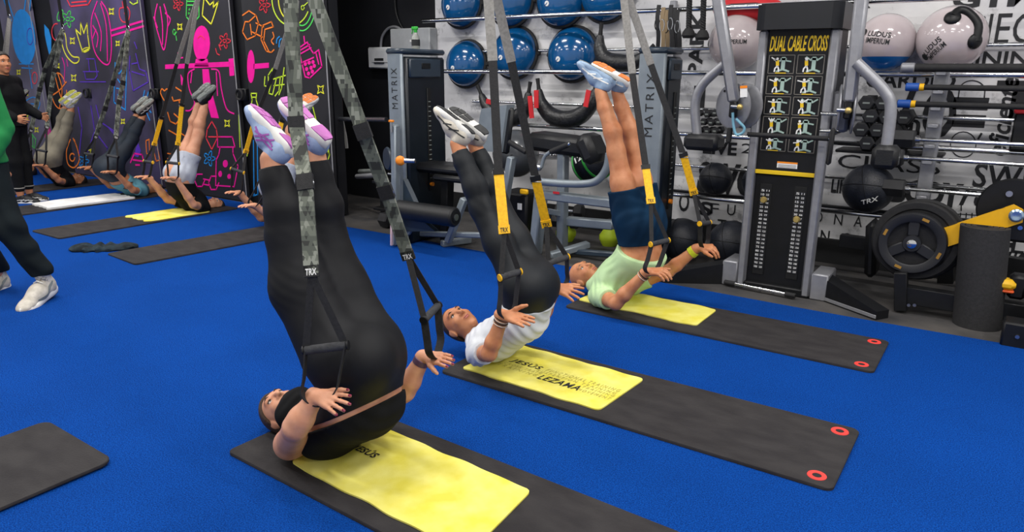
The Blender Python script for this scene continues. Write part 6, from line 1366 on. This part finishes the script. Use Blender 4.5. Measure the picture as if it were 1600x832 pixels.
# ================================================================== electrical boxes and spray bottle
def boxes():
    t = thing('electrical_panel', 'grey steel electrical cabinet on the black wall above the tower', 'cabinet', at(645, 90, WALL_Y - .1)); Yb = WALL_Y - .14
    a, b = at(609, 48, Yb), at(672, 100, Yb); MB().box((((a.x + b.x) / 2), WALL_Y - .07, (a.z + b.z) / 2 - .05), (b.x - a.x, .14, .52), bev=.01).build('cabinet_body', mat('box_grey', '#a8abad', .5), t); q = at(645, 64, Yb - .004); MB().box(q, (.09, .006, .03), bev=.002).build('label_plate', 'white_print', t)
    t = thing('meter_box', 'small white plastic junction box on the black wall', 'box', at(590, 108, WALL_Y - .1)); a, b = at(571, 74, Yb), at(606, 107, Yb); MB().box(((a.x + b.x) / 2 + .02, WALL_Y - .06, (a.z + b.z) / 2), (b.x - a.x + .02, .12, a.z - b.z), bev=.015).build('box_body', mat('box_white', '#d6d8da', .45), t)
    MB().box(((a.x + b.x) / 2 + .04, WALL_Y - .125, (a.z + b.z) / 2 + .02), ((b.x - a.x) * .75, .012, (a.z - b.z) * .6), bev=.004).build('box_lid', 'box_white', t); q = V((a.x + b.x) / 2 + .03, WALL_Y - .1325, (a.z + b.z) / 2 - .02)
    for k, (ww, hh) in enumerate(((.15, .030), (.17, .014))): MB().box(q - V(0, 0, .04 * k), (ww, .003, hh)).build('printed_line', 'dark_print', t, smooth=0)
    t = thing('wall_conduit', 'grey conduit pipe curving between the wall boxes', 'pipe', at(600, 70, WALL_Y - .05)); MB().tube(bez([at(x, y, WALL_Y - .04) for x, y in ((595, 76), (597, 58), (606, 45), (618, 42), (630, 48))], 6), .016, 10).build('bend_pipe', 'silver_paint', t); MB().tube(bez([at(x, y, WALL_Y - .04) for x, y in ((616, -20), (618, 15), (624, 35), (632, 48))], 6), .013, 10).build('down_pipe', 'black_plastic', t)
    c = at(655, 85, 5.2); c = V(-4.67, 5.2, 1.80); t = thing('spray_bottle', 'clear spray bottle with green trigger on top of the tower', 'bottle', c)
    MB().lathe([(0, 0), (.035, 0), (.038, .02), (.038, .10), (.02, .135), (.014, .15), (0, .15)], c, n=24).build('bottle_body', mat('clear_plastic', '#b9bdb6', .2, trans=.5), t); MB().lathe([(.039, .03), (.0395, .03), (.0395, .085), (.039, .085)], c, n=24).build('bottle_label', 'dark_print', t)
    gm = mat('trigger_green', '#23a02e', .4); MB().lathe([(0, .148), (.017, .148), (.017, .17), (0, .17)], c, n=16).build('cap', gm, t); MB().box(c + V(-.008, 0, .185), (.075, .022, .03), bev=.006).build('spray_head', gm, t); MB().bar(c + V(-.032, 0, .178), c + V(-.045, 0, .135), .012, .010).build('trigger', gm, t)
boxes()
# things on the black wall
def wall_bits():
    q = at(527, 175, 6.0)
    t = thing('hanging_pouch', 'black pouch with white strap hanging on black wall by the mural', 'pouch', at(528, 250, 6.58)); MB().ball(at(528, 222, 6.58), (.06, .06, .22)).build('pouch', 'black_rubber', t); MB().ribbon(bez([at(x, y, 6.50) for x, y in ((532, 178), (536, 195), (540, 215), (542, 232))], 5), .05, .006, (1, 0, 0)).build('white_strap', 'white_print', t); MB().box(at(530, 160, 6.61), (.07, .08, .24), bev=.01).build('red_bracket', mat('dark_red', '#4a1a1a', .6), t)
    t = thing('dumbbell_stand', 'black dumbbell stand in the dark corner beside the tower', 'stand', (-5.35, 5.75, -.01))
    for z in (.12, .42): MB().bar(V(-5.75, 5.75, z), V(-4.95, 5.75, z), .26, .03).build('shelf_bar', 'black_plastic', t)
    for x in (-5.75, -4.95): MB().bar(V(x, 5.78, -.01), V(x, 5.78, .62), .05, .05).build('stand_post', 'black_plastic', t)
    dumbbell((-5.45, 5.70, .21), .085, 'black dumbbell with chrome handle on the lower shelf of the stand', ax=(1, 0, 0), L=.42, hl=.13, group='dumbbells in the dark corner')
    dumbbell((-5.50, 5.72, .51), .080, 'black dumbbell with chrome handle on the upper shelf of the stand', ax=(1, 0, 0), L=.42, hl=.12, group='dumbbells in the dark corner')
    dumbbell((-5.2, 5.40, .075), .085, 'black dumbbell on the floor before the dark stand', ax=(1, -.1, 0), L=.42, hl=.13, group='dumbbells in the dark corner')
    t = thing('wall_peg', 'two grey foam covered pegs on black wall beside tower', 'peg', at(580, 272, 5.9)); MB().cyl(at(558, 276, 5.9), at(588, 274, 5.7), .03, n=14, bev=.005).build('peg', 'silver_paint', t); MB().cyl(at(562, 268, 6.0), at(590, 267, 5.8), .026, n=14, bev=.005).build('peg', 'sole_grey', t)
wall_bits()

# black box with red lid at the right edge of the rack
q = at(1592, 205, 6.35); t = thing('storage_box', 'black box with red lid on the rack at the right edge', 'box', (q.x + .12, 6.36, q.z - .15))
MB().box((q.x + .12, 6.36, q.z), (.32, .26, .26), bev=.012).build('box_body', 'black_plastic', t); MB().box((q.x + .12, 6.36, q.z + .14), (.34, .28, .03), bev=.01).build('box_lid', 'red_strap', t)

for i, (px, py, lb) in enumerate(((136, 146, 'black ring anchor on the violet mural board'), (240, 147, 'black ring anchor between the violet and pink figure boards'), (376, 148, 'black ring anchor beside the pink figure board'))):
    c = at(px, py, MURAL_Y - .03); t = thing('wall_anchor', lb, 'anchor', c, 'ring anchors along the mural')
    MB().box((c.x, MURAL_Y - .004 if i == 0 else MURAL_Y + .03, c.z), (.14, .02 if i == 0 else .09, .14), bev=.008).build('anchor_plate', 'black_plastic', t); MB().tube([c + V(.06 * math.cos(a), -.02, .06 * math.sin(a)) for a in np.linspace(0, 2 * PI, 20, endpoint=False)], .014, 8, True).build('ring', 'black_rubber', t)
c = at(1168, 14, 6.45); t = thing('red_bolster', 'red padded bolster on the top rail above the gym ball', 'pad', c - V(0, 0, .1)); MB().ball(c, (.30, .12, .11), nu=24, nv=14).build('pad_body', 'red_strap', t); MB().tube([c + V(-.30, 0, 0), c + V(-.1, -.125, .03), c + V(.1, -.125, .03), c + V(.30, 0, 0)], .008, 8).build('piping', 'black_rubber', t)
# ================================================================== mural boards and painted line drawings
def board_mat(name, base, spray, pos, amt):  # spray: second tone, carries the purple light haze painted into the board colour
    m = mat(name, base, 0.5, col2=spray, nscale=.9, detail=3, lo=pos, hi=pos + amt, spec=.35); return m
board_mat('board_lilac', '#4a4657', '#77738a', .35, .3); board_mat('board_violet', '#2e2c36', '#574d76', .40, .3); board_mat('board_dark', '#26262a', '#2f2d36', .5, .3); board_mat('board_black', '#232326', '#2a2a2e', .5, .3)  # violet glow on lilac and violet boards is put into their colour
NEON = dict(pink='#f0129a', orange='#f5802a', yellow='#ece93c', green='#4fd45a', blue='#1f8fe0', red='#e8384a', purple='#5a35b8', lime='#c9e83a')
for k, v in NEON.items(): mat('paint_' + k, v, .55, spec=.3)
PY = MURAL_Y
BOARDS = {}
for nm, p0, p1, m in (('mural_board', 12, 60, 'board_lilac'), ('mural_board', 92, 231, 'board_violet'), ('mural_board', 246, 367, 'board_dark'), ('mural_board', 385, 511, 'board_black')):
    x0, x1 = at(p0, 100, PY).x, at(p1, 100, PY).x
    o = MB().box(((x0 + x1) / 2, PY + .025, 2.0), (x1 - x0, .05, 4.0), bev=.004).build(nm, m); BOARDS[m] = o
    MB().box((x1 - .004, PY - .002, 2.0), (.012, .006, 4.0)).build('edge_trim', mat('trim_pale', '#9c9c9f', .5), o, smooth=0)
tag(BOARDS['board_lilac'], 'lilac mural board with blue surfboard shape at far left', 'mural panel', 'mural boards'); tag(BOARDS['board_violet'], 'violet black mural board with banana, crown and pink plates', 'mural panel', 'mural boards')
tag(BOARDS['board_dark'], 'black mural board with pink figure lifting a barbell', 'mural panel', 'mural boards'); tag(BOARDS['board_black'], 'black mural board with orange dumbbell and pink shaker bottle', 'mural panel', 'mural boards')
def scale_at(x, y): p = at(x, y, PY); return FPX / (p - CAM).dot(FW)
def draw(bd, name, col, lines, w=2.0, sm=False, closed=False, fills=()):
    mb = MB(); s = scale_at(*(lines[0][0] if lines else fills[0][0]))
    for L in lines:
        P = [at(x, y, PY - .0025) for x, y in L]
        if closed: P = P + [P[0]]
        if sm: P = bez(P[:-1], 5, True) + [P[0]] if closed else bez(P, 5)
        # ribbons lie flat on the board; the mitre is approximated by overlap
        sd = []
        for i in range(len(P)):
            d = P[min(i + 1, len(P) - 1)] - P[max(i - 1, 0)]; d = d.normalized() if d.length > 1e-6 else V(1, 0, 0); sd.append(V(-d.z, 0, d.x))
        if sm: mb.ribbon(P, w / s, .003, sd)
        else:
            for a, b in zip(P, P[1:]):
                d = (b - a)
                if d.length < 1e-5: continue
                e = d.normalized() * (w / s * .4); mb.ribbon([a - e, b + e], w / s, .003, V(-d.z, 0, d.x))
    for fi, Fp in enumerate(fills):
        if fi: mb.build(name, 'paint_' + col, BOARDS[bd], smooth=0); mb = MB()
        P = [at(x, y, PY - .002) for x, y in Fp]; n = len(P); vs = P + [p + V(0, .0015, 0) for p in P]
        mb.add(vs, [tuple(range(n)), tuple(range(2 * n - 1, n - 1, -1))] + [(k, (k + 1) % n, n + (k + 1) % n, n + k) for k in range(n)])
    return mb.build(name, 'paint_' + col, BOARDS[bd], smooth=0)
def circ(x, y, rx, ry=None, n=16, a0=0, a1=2 * PI, rot=0):
    ry = ry or rx; out = []
    for k in range(n + (0 if abs(a1 - a0 - 2 * PI) < 1e-6 else 1)):
        a = a0 + (a1 - a0) * k / n; u, v = rx * math.cos(a), ry * math.sin(a); out.append((x + u * math.cos(rot) - v * math.sin(rot), y + u * math.sin(rot) + v * math.cos(rot)))
    return out
def star(bd, x, y, s=5, col='yellow'):
    pts = []
    for k in range(8):
        a = k * PI / 4 + PI / 4; r = s if k % 2 == 0 else s * .42; pts.append((x + r * math.cos(a) * .85, y + r * math.sin(a) * 1.1))
    draw(bd, 'star_drawing', col, [pts], 1.5, closed=True)
def flower(bd, x, y, s, col):
    pts = [(x + s * (1 + .38 * math.cos(5 * a)) * math.cos(a) * .75, y + s * (1 + .38 * math.cos(5 * a)) * math.sin(a)) for a in np.linspace(0, 2 * PI, 30, endpoint=False)]
    draw(bd, 'flower_drawing', col, [pts], 1.6, closed=True); draw(bd, 'flower_drawing', col, [circ(x, y, s * .3, n=8)], 1.4, closed=True)
LI, VI, DK, BK = 'board_lilac', 'board_violet', 'board_dark', 'board_black'
# far left board
draw(LI, 'surfboard_drawing', 'blue', [], fills=[circ(37, 58, 18, 44, 24, rot=-.10)]); draw(LI, 'surfboard_drawing', 'purple', [circ(47, 57, 5, 13)], 1.2, closed=True)
draw(LI, 'pole_drawing', 'blue', [[(45, 102), (50, 138)], [(30, 100), (52, 100)], [(34, 106), (50, 107)]], 1.6)
draw(LI, 'wave_drawing', 'blue', [[(40, 158), (52, 152), (62, 160), (58, 172), (46, 174), (42, 164)], [(48, 162), (56, 163)]], 1.6, True)
draw(LI, 'stripe_drawing', 'blue', [[(6, 0), (18, 32)], [(12, 0), (22, 30)], [(40, 0), (38, 16)], [(48, 0), (46, 16)]], 3)
for x, y in ((29, 113), (41, 146), (41, 184), (57, 203)): star(LI, x, y, 4.5)
draw(LI, 'blob_drawing', 'red', [circ(54, 122, 4, 9, 12)], 1.4, True, True); draw(LI, 'leaf_drawing', 'green', [[(50, 210), (56, 218), (54, 232), (47, 226), (50, 210)], [(51, 214), (52, 230)]], 1.6)
draw(LI, 'cloud_drawing', 'pink', [], fills=[[(70, 200), (76, 196), (80, 206), (82, 222), (74, 226), (70, 214)]])
# second board
draw(VI, 'kite_drawing', 'blue', [], fills=[[(69, 38), (76, 46), (80, 60), (80, 78), (77, 86), (73, 70), (70, 55)]])
flower(VI, 106, 30, 10, 'green'); draw(VI, 'leaf_drawing', 'green', [circ(94, 24, 4, 9, 12, rot=.3)], 1.6, True, True); draw(VI, 'bag_drawing', 'red', [[(105, 0), (110, 10), (138, 7), (143, -2)], [(112, 4), (135, 2)]], 2)
draw(VI, 'banana_drawing', 'yellow', [[(99, 54), (97, 68), (103, 86), (114, 98), (122, 97), (123, 90), (113, 88), (105, 76), (103, 60), (101, 52)]], 2, True, True)
draw(VI, 'crown_drawing', 'yellow', [[(129, 81), (118, 46), (126, 54), (126, 36), (131, 52), (136, 37), (137, 54), (140, 76)]], 2, closed=True); draw(VI, 'crown_drawing', 'yellow', [circ(134, 78, 6, 3, 10, rot=-.4)], 1.5, closed=True)
for x, y in ((113, 64), (115, 122), (174, 18), (192, 190), (184, 68), (90, 103), (139, 238)): star(VI, x, y, 6 if y > 15 and x > 110 and x < 180 else 4.5)
draw(VI, 'barbell_drawing', 'pink', [[(152, 2), (143, 30), (144, 62), (150, 85), (163, 100), (172, 96), (174, 60), (168, 20), (158, 2)], [(157, 5), (166, 40), (168, 96)], [(148, 20), (158, 50), (157, 80)], [(145, 40), (153, 56), (151, 74)], [(150, 46), (145, 60)]], 2.2, True); draw(VI, 'barbell_drawing', 'pink', [[(173, 48), (223, 33)], [(174, 56), (224, 41)]], 3)
draw(VI, 'apple_drawing', 'red', [[(192, 12), (187, 14), (187, 26), (192, 34), (200, 33), (203, 20), (199, 11), (193, 12), (191, 2)], [(194, 20), (197, 26)]], 1.8, True); draw(VI, 'leaf_drawing', 'lime', [[(203, 3), (208, 7), (215, 4), (214, -3)]], 1.8)
draw(VI, 'ball_drawing', 'orange', [circ(92, 142, 12, 28, 18, rot=-.1), [(86, 118), (92, 142), (100, 166)], [(104, 128), (92, 142), (80, 150)], [(90, 114), (97, 140), (93, 169)]], 2, True)
draw(VI, 'ring_drawing', 'red', [circ(88, 50, 7, 13, 14, 0, 5)], 1.8, True)
draw(VI, 'curve_drawing', 'pink', [[(97, 90), (101, 105), (100, 128)], [(104, 92), (106, 104)]], 1.4, True)
draw(VI, 'kettlebell_drawing', 'purple', [[(135, 92), (148, 92), (152, 118), (148, 124), (134, 124), (132, 112)], [(125, 128), (165, 128)], [(130, 112), (154, 112)], [(138, 92), (140, 112)]], 1.6); draw(VI, 'shoe_drawing', 'purple', [[(203, 88), (202, 110), (208, 142), (232, 128), (228, 112), (218, 108), (212, 84)], [(206, 100), (216, 98)], [(206, 112), (226, 118)], [(210, 66), (214, 76)]], 1.8)
draw(VI, 'bottle_drawing', 'blue', [[(180, 98), (178, 160), (196, 172), (198, 100)], [(183, 110), (186, 116), (190, 110), (193, 116)], [(184, 124), (188, 130), (194, 124)], [(182, 138), (194, 140)], [(184, 148), (192, 152)]], 2); draw(VI, 'fish_drawing', 'blue', [[(226, 142), (222, 160), (234, 188)], [(232, 144), (226, 164), (236, 176)]], 2)
draw(VI, 'runner_drawing', 'purple', [[(122, 168), (128, 200), (124, 240)], [(142, 166), (148, 205), (168, 232), (164, 258)], [(148, 205), (136, 240)], [(170, 200), (184, 216), (180, 240)], [(150, 165), (156, 190), (178, 205)]], 2.2)
draw(VI, 'chicken_drawing', 'orange', [[(110, 218), (104, 236), (106, 256), (116, 262), (124, 250), (120, 230), (114, 216)], circ(113, 246, 4, 6, 10), [(116, 218), (119, 228)]], 2.2, True); flower(VI, 131, 252, 8, 'blue')
draw(VI, 'mask_drawing', 'pink', [[(204, 254), (210, 240), (222, 242), (226, 258)], [(208, 250), (222, 252)], [(212, 258), (218, 258)]], 2.4); draw(VI, 'smoke_drawing', 'purple', [], fills=[[(212, 232), (216, 224), (220, 236), (216, 246), (210, 244)]])
draw(VI, 'bottles_drawing', 'orange', [[(228, 220), (229, 240), (234, 242), (233, 218), (228, 220)], [(239, 230), (244, 252), (250, 250), (246, 232)]], 1.8)
# third board
draw(DK, 'plate_drawing', 'pink', [[(246, 6), (242, 30), (250, 62), (256, 78), (260, 60), (262, 30), (256, 6)], [(250, 10), (254, 40), (254, 70)], [(258, 20), (266, 30), (262, 42)], [(240, 26), (246, 44)]], 2.4, True)
flower(DK, 278, 6, 8, 'red'); draw(DK, 'jar_drawing', 'green', [[(292, -4), (291, 26), (296, 32), (306, 32), (311, 26), (311, -4)], [(292, 2), (311, 2)], [(292, 8), (311, 8)]], 1.8); draw(DK, 'jar_drawing', 'green', [circ(x, y, 1, 1.4, 6) for x, y in ((296, 15), (301, 18), (306, 14), (299, 24), (305, 23), (295, 21))], 1, closed=True)
draw(DK, 'crown_drawing', 'yellow', [[(316, 24), (319, -4), (328, 8), (334, 2), (333, 12), (341, 3), (336, 20), (330, 38)]], 2, closed=True); star(DK, 281, 42, 6); draw(DK, 'leaf_drawing', 'green', [circ(272, 50, 2, 4, 8), [(275, 56), (276, 63)], [(273, 55), (276, 50)]], 1.4)
draw(DK, 'lifter_head', 'pink', [], fills=[circ(315, 68, 13, 28, 20)]); draw(DK, 'lifter_neck', 'pink', [], fills=[[(306, 92), (324, 92), (326, 104), (304, 104)]]); draw(DK, 'barbell_drawing', 'pink', [], fills=[[(258, 101), (366, 96), (366, 104), (258, 108)], [(357, 92), (365, 91), (366, 118), (359, 119)], [(316, 108), (326, 108), (330, 140), (342, 185), (330, 184), (318, 140)], [(282, 116), (289, 128), (289, 138), (283, 132)]])
draw(DK, 'lifter_drawing', 'pink', [[(304, 108), (294, 116), (296, 140), (304, 160), (298, 172), (290, 173)], [(330, 108), (342, 112), (346, 140), (354, 170), (366, 178)], [(278, 82), (280, 98)], [(276, 92), (286, 90)], [(300, 112), (298, 130)], [(338, 112), (340, 150)]], 2.2, True); draw(DK, 'lifter_drawing', 'red', [[(309, 60), (314, 56), (320, 62)]], 1.4, True)
flower(DK, 351, 64, 9, 'red'); draw(DK, 'breeze_drawing', 'red', [[(337, 76), (339, 84), (343, 86)], [(342, 70), (345, 78)]], 1.4); draw(DK, 'heart_drawing', 'orange', [[(257, 158), (251, 146), (253, 139), (257, 142), (261, 139), (263, 146), (257, 158)]], 1.8, True)
draw(DK, 'rider_drawing', 'orange', [[(275, 137), (286, 144), (286, 155), (271, 158), (269, 152)], [(280, 158), (284, 186), (278, 205), (288, 212)], [(262, 176), (266, 190), (275, 194), (281, 186), (272, 178)], [(264, 204), (278, 212)]], 2)
star(DK, 355, 193, 6.5); draw(DK, 'heart_drawing', 'red', [[(331, 234), (322, 216), (324, 202), (331, 190), (338, 202), (340, 215), (331, 234)], [(326, 214), (344, 214)]], 1.8); flower(DK, 327, 248, 9, 'blue')
draw(DK, 'tub_drawing', 'pink', [[(340, 214), (363, 214), (367, 230), (340, 230), (340, 214)], [(344, 230), (342, 242), (338, 250), (337, 290), (366, 292), (372, 260), (364, 240), (364, 230)]], 2); draw(DK, 'tub_drawing', 'pink', [], fills=[circ(352, 256, 4, 6, 10), circ(344, 272, 3, 5, 8), circ(358, 276, 3, 4, 8)])
draw(DK, 'dumbbell_drawing', 'pink', [circ(312, 282, 8, 11, 6), circ(334, 286, 8, 12, 6), [(318, 280), (328, 282)], [(318, 288), (328, 290)]], 2); draw(DK, 'can_drawing', 'orange', [[(262, 240), (276, 242)], [(262, 248), (274, 250)]], 1.8)
# fourth board
draw(BK, 'dumbbell_drawing', 'orange', [[(379, 24), (389, 17), (400, 24), (404, 36), (399, 56), (386, 62), (379, 50), (383, 34), (389, 34), (400, 24)], [(391, 38), (393, 54)], [(400, 36), (412, 42)], [(394, 50), (410, 58)], [(410, 40), (424, 34), (427, 42), (414, 46)], [(410, 40), (408, 62), (416, 80), (424, 82), (428, 78)], [(414, 46), (412, 64), (420, 80)]], 1.9)
draw(BK, 'curl_drawing', 'orange', [[(426, 50), (428, 58), (424, 64), (428, 70)]], 1.8, True); flower(BK, 413, 8, 9, 'red')
draw(BK, 'arc_drawing', 'lime', [circ(455, -2, 30, 42, 16, .5, 3.3)], 2, True); draw(BK, 'arc_drawing', 'yellow', [circ(455, -2, 20, 34, 14, 1.0, 3.4)], 2, True); draw(BK, 'arc_drawing', 'green', [circ(472, 0, 22, 48, 16, .2, 2.6), circ(472, 0, 17, 40, 14, .4, 2.4)], 2, True); draw(BK, 'pin_drawing', 'lime', [circ(473, 12, 2.4, 3.6, 8), [(475, 9), (484, 1)]], 1.5)
draw(BK, 'ripple_drawing', 'blue', [[(432, 68), (433, 61), (437, 57)], [(436, 74), (437, 64), (440, 60)], [(457, 86), (459, 80), (457, 76)]], 2, True)
draw(BK, 'shaker_drawing', 'pink', [[(468, 82), (466, 76), (480, 66), (485, 76), (490, 84), (498, 78), (503, 104), (484, 122), (477, 120), (472, 100), (468, 82)], [(467, 80), (484, 70)], [(468, 85), (486, 75)], [(474, 97), (490, 90)], [(475, 57), (476, 66)], [(494, 84), (498, 100)]], 2.2); draw(BK, 'shaker_drawing', 'pink', [], fills=[circ(x, y, 2.6, 3.4, 7) for x, y in ((477, 100), (483, 98), (489, 97), (479, 108), (486, 106), (491, 103), (482, 115), (488, 112))])
draw(BK, 'plate_drawing', 'pink', [], fills=[circ(392, 104, 6, 26, 18), [(396, 100), (420, 98), (420, 106), (396, 108)]])
draw(BK, 'fist_drawing', 'lime', [[(414, 120), (413, 134), (420, 136), (419, 118), (426, 107), (424, 128), (420, 146), (426, 148), (432, 122), (438, 120), (436, 142), (430, 150)], [(426, 124), (446, 118)], [(444, 106), (440, 138), (436, 148)], [(428, 134), (444, 132)]], 1.8)
draw(BK, 'flask_drawing', 'lime', [[(392, 146), (401, 146), (400, 156), (404, 168), (392, 170), (394, 156), (392, 146)], [(394, 152), (400, 152)]], 1.8); star(BK, 501, 140, 8, 'yellow')
draw(BK, 'helmet_drawing', 'lime', [[(482, 170), (492, 200), (506, 224), (515, 242), (508, 266)], [(488, 164), (496, 196)], [(500, 196), (512, 226), (514, 240)], [(492, 200), (498, 196)]], 1.8)
draw(BK, 'line_drawing', 'blue', [[(396, 220), (397, 306)], [(402, 222), (403, 304)], [(396, 306), (403, 304)]], 2); draw(BK, 'line_drawing', 'lime', [[(373, 180), (375, 230)], [(391, 216), (386, 244)]], 1.6)
# ================================================================== words printed on the white wall
WALL = bpy.data.objects['wall_back']; WYF = WALL_Y - .0005
mat('wall_ink', '#15161a', .6, col2='#26272b', nscale=6)
def sc_w(x, y): p = at(x, y, WYF); return FPX / (p - CAM).dot(FW)
def word(txt, x0, x1, yb, h, bold=0.0, shear=0.0, space=1.0, vert=False, m='wall_ink'):
    a, b = at(x0, yb, WYF), at(x1, yb, WYF); s = sc_w((x0 + x1) / 2, yb); a = V(a.x, WYF, a.z); mb = MB()
    if vert: text_quad(mb, txt, (b.x, WYF, a.z), (b.x, WYF, a.z + h / s), (a.x, WYF, a.z), bold, shear, .003, space)
    else: text_quad(mb, txt, a, (b.x, WYF, a.z), (a.x, WYF, a.z + h / s), bold, shear, .003, space)
    return mb.build('wall_lettering', m, WALL, smooth=0)
def letters(txt, xs, ybs, h, wd, bold=0.0):
    for ch, x, y in zip(txt, xs, ybs): word(ch, x - wd / 2, x + wd / 2, y, h, bold)
def block(x0, y0, x1, y1):
    a, b = at(x0, y1, WYF), at(x1, y1, WYF); s = sc_w((x0 + x1) / 2, y1); h = (y1 - y0) / s
    MB().box(((a.x + b.x) / 2, WYF - .001, a.z + h / 2), (b.x - a.x, .004, h)).build('wall_block', 'wall_ink', WALL, smooth=0)
def wline(pts, w=1.6):
    s = sc_w(*pts[0]); P = [at(x, y, WYF - .002) for x, y in pts]; sd = []
    for i in range(len(P)):
        d = P[min(i + 1, len(P) - 1)] - P[max(i - 1, 0)]; sd.append(V(-d.z, 0, d.x))
    MB().ribbon(P, w / s, .002, sd).build('wall_line', 'wall_ink', WALL, smooth=0)
letters('FUNCTIONAL', (1116, 1142, 1170, 1198, 1225, 1250, 1278, 1309, 1340, 1371), (334, 336, 338, 341, 343, 345, 347, 351, 354, 357), 17, 13)
letters('TRAINING', (1127, 1152, 1180, 1208, 1236, 1262, 1288, 1320), (361, 363, 366, 369, 372, 375, 378, 382), 19, 14, .01)
word('LIVE', 1098, 1151, 240, 20, .035); word('2', 1158, 1176, 239, 15, .0); word('SWOLE', 1088, 1232, 300, 50, .045, .1); word('S', 1092, 1112, 336, 22, .03); word('CLASS', 1308, 1470, 262, 22, .0); word('LIFT', 1298, 1330, 301, 26, .03)
word('BODY', 1392, 1502, 316, 38, .06); word('re', 1498, 1545, 321, 26, .02, .3); word('SWEAT', 1518, 1690, 293, 40, .018); word('CARDIO', 1352, 1492, 137, 24, .02); word('TRAINING', 1446, 1640, 103, 22, .02); word('ilEQUIPO', 1526, 1760, 78, 56, .0); word('eficiente', 1540, 1572, 242, 118, .02, .25, 1.0, True)
word('GYM', 1486, 1620, 14, 30, .04); word('PARK', 1074, 1096, 118, 96, .03, 0, 1.0, True); word('C', 1105, 1118, 80, 22, .0); word('O', 1060, 1076, 330, 30, .02)
block(1488, 152, 1543, 171); block(1487, 179, 1538, 198); block(1556, 126, 1640, 142); block(1574, 142, 1600, 190); wline(circ(1519, 142, 20, 16, 16, PI, 2 * PI)); wline([(1499, 142), (1497, 154)]); wline([(1539, 142), (1538, 154)]); wline(circ(1505, 226, 20, 20, 20)); wline([(1528, 218), (1534, 208)], 3); wline([(1502, 320), (1502, 330)], 1.6)
for k in range(7): wline([(1474 + k * 9, 333), (1473 + k * 9, 345)], 1.6)
wline([(1470, 333), (1532, 337)], 1.4); word('D', 1290, 1326, 210, 70, .01); word('/', 1396, 1424, 205, 66, .03); word('O', 1436, 1488, 216, 78, .03); word('M', 1398, 1424, 215, 24, .05); word('n', 1408, 1436, 212, 26, .0); word('fuerza', 1560, 1640, 420, 44, .02, .3); word('EL', 1556, 1600, 392, 28, .01); word('EX', 1320, 1360, 14, 18, .02); word('ll', 1082, 1100, 175, 40, .03)
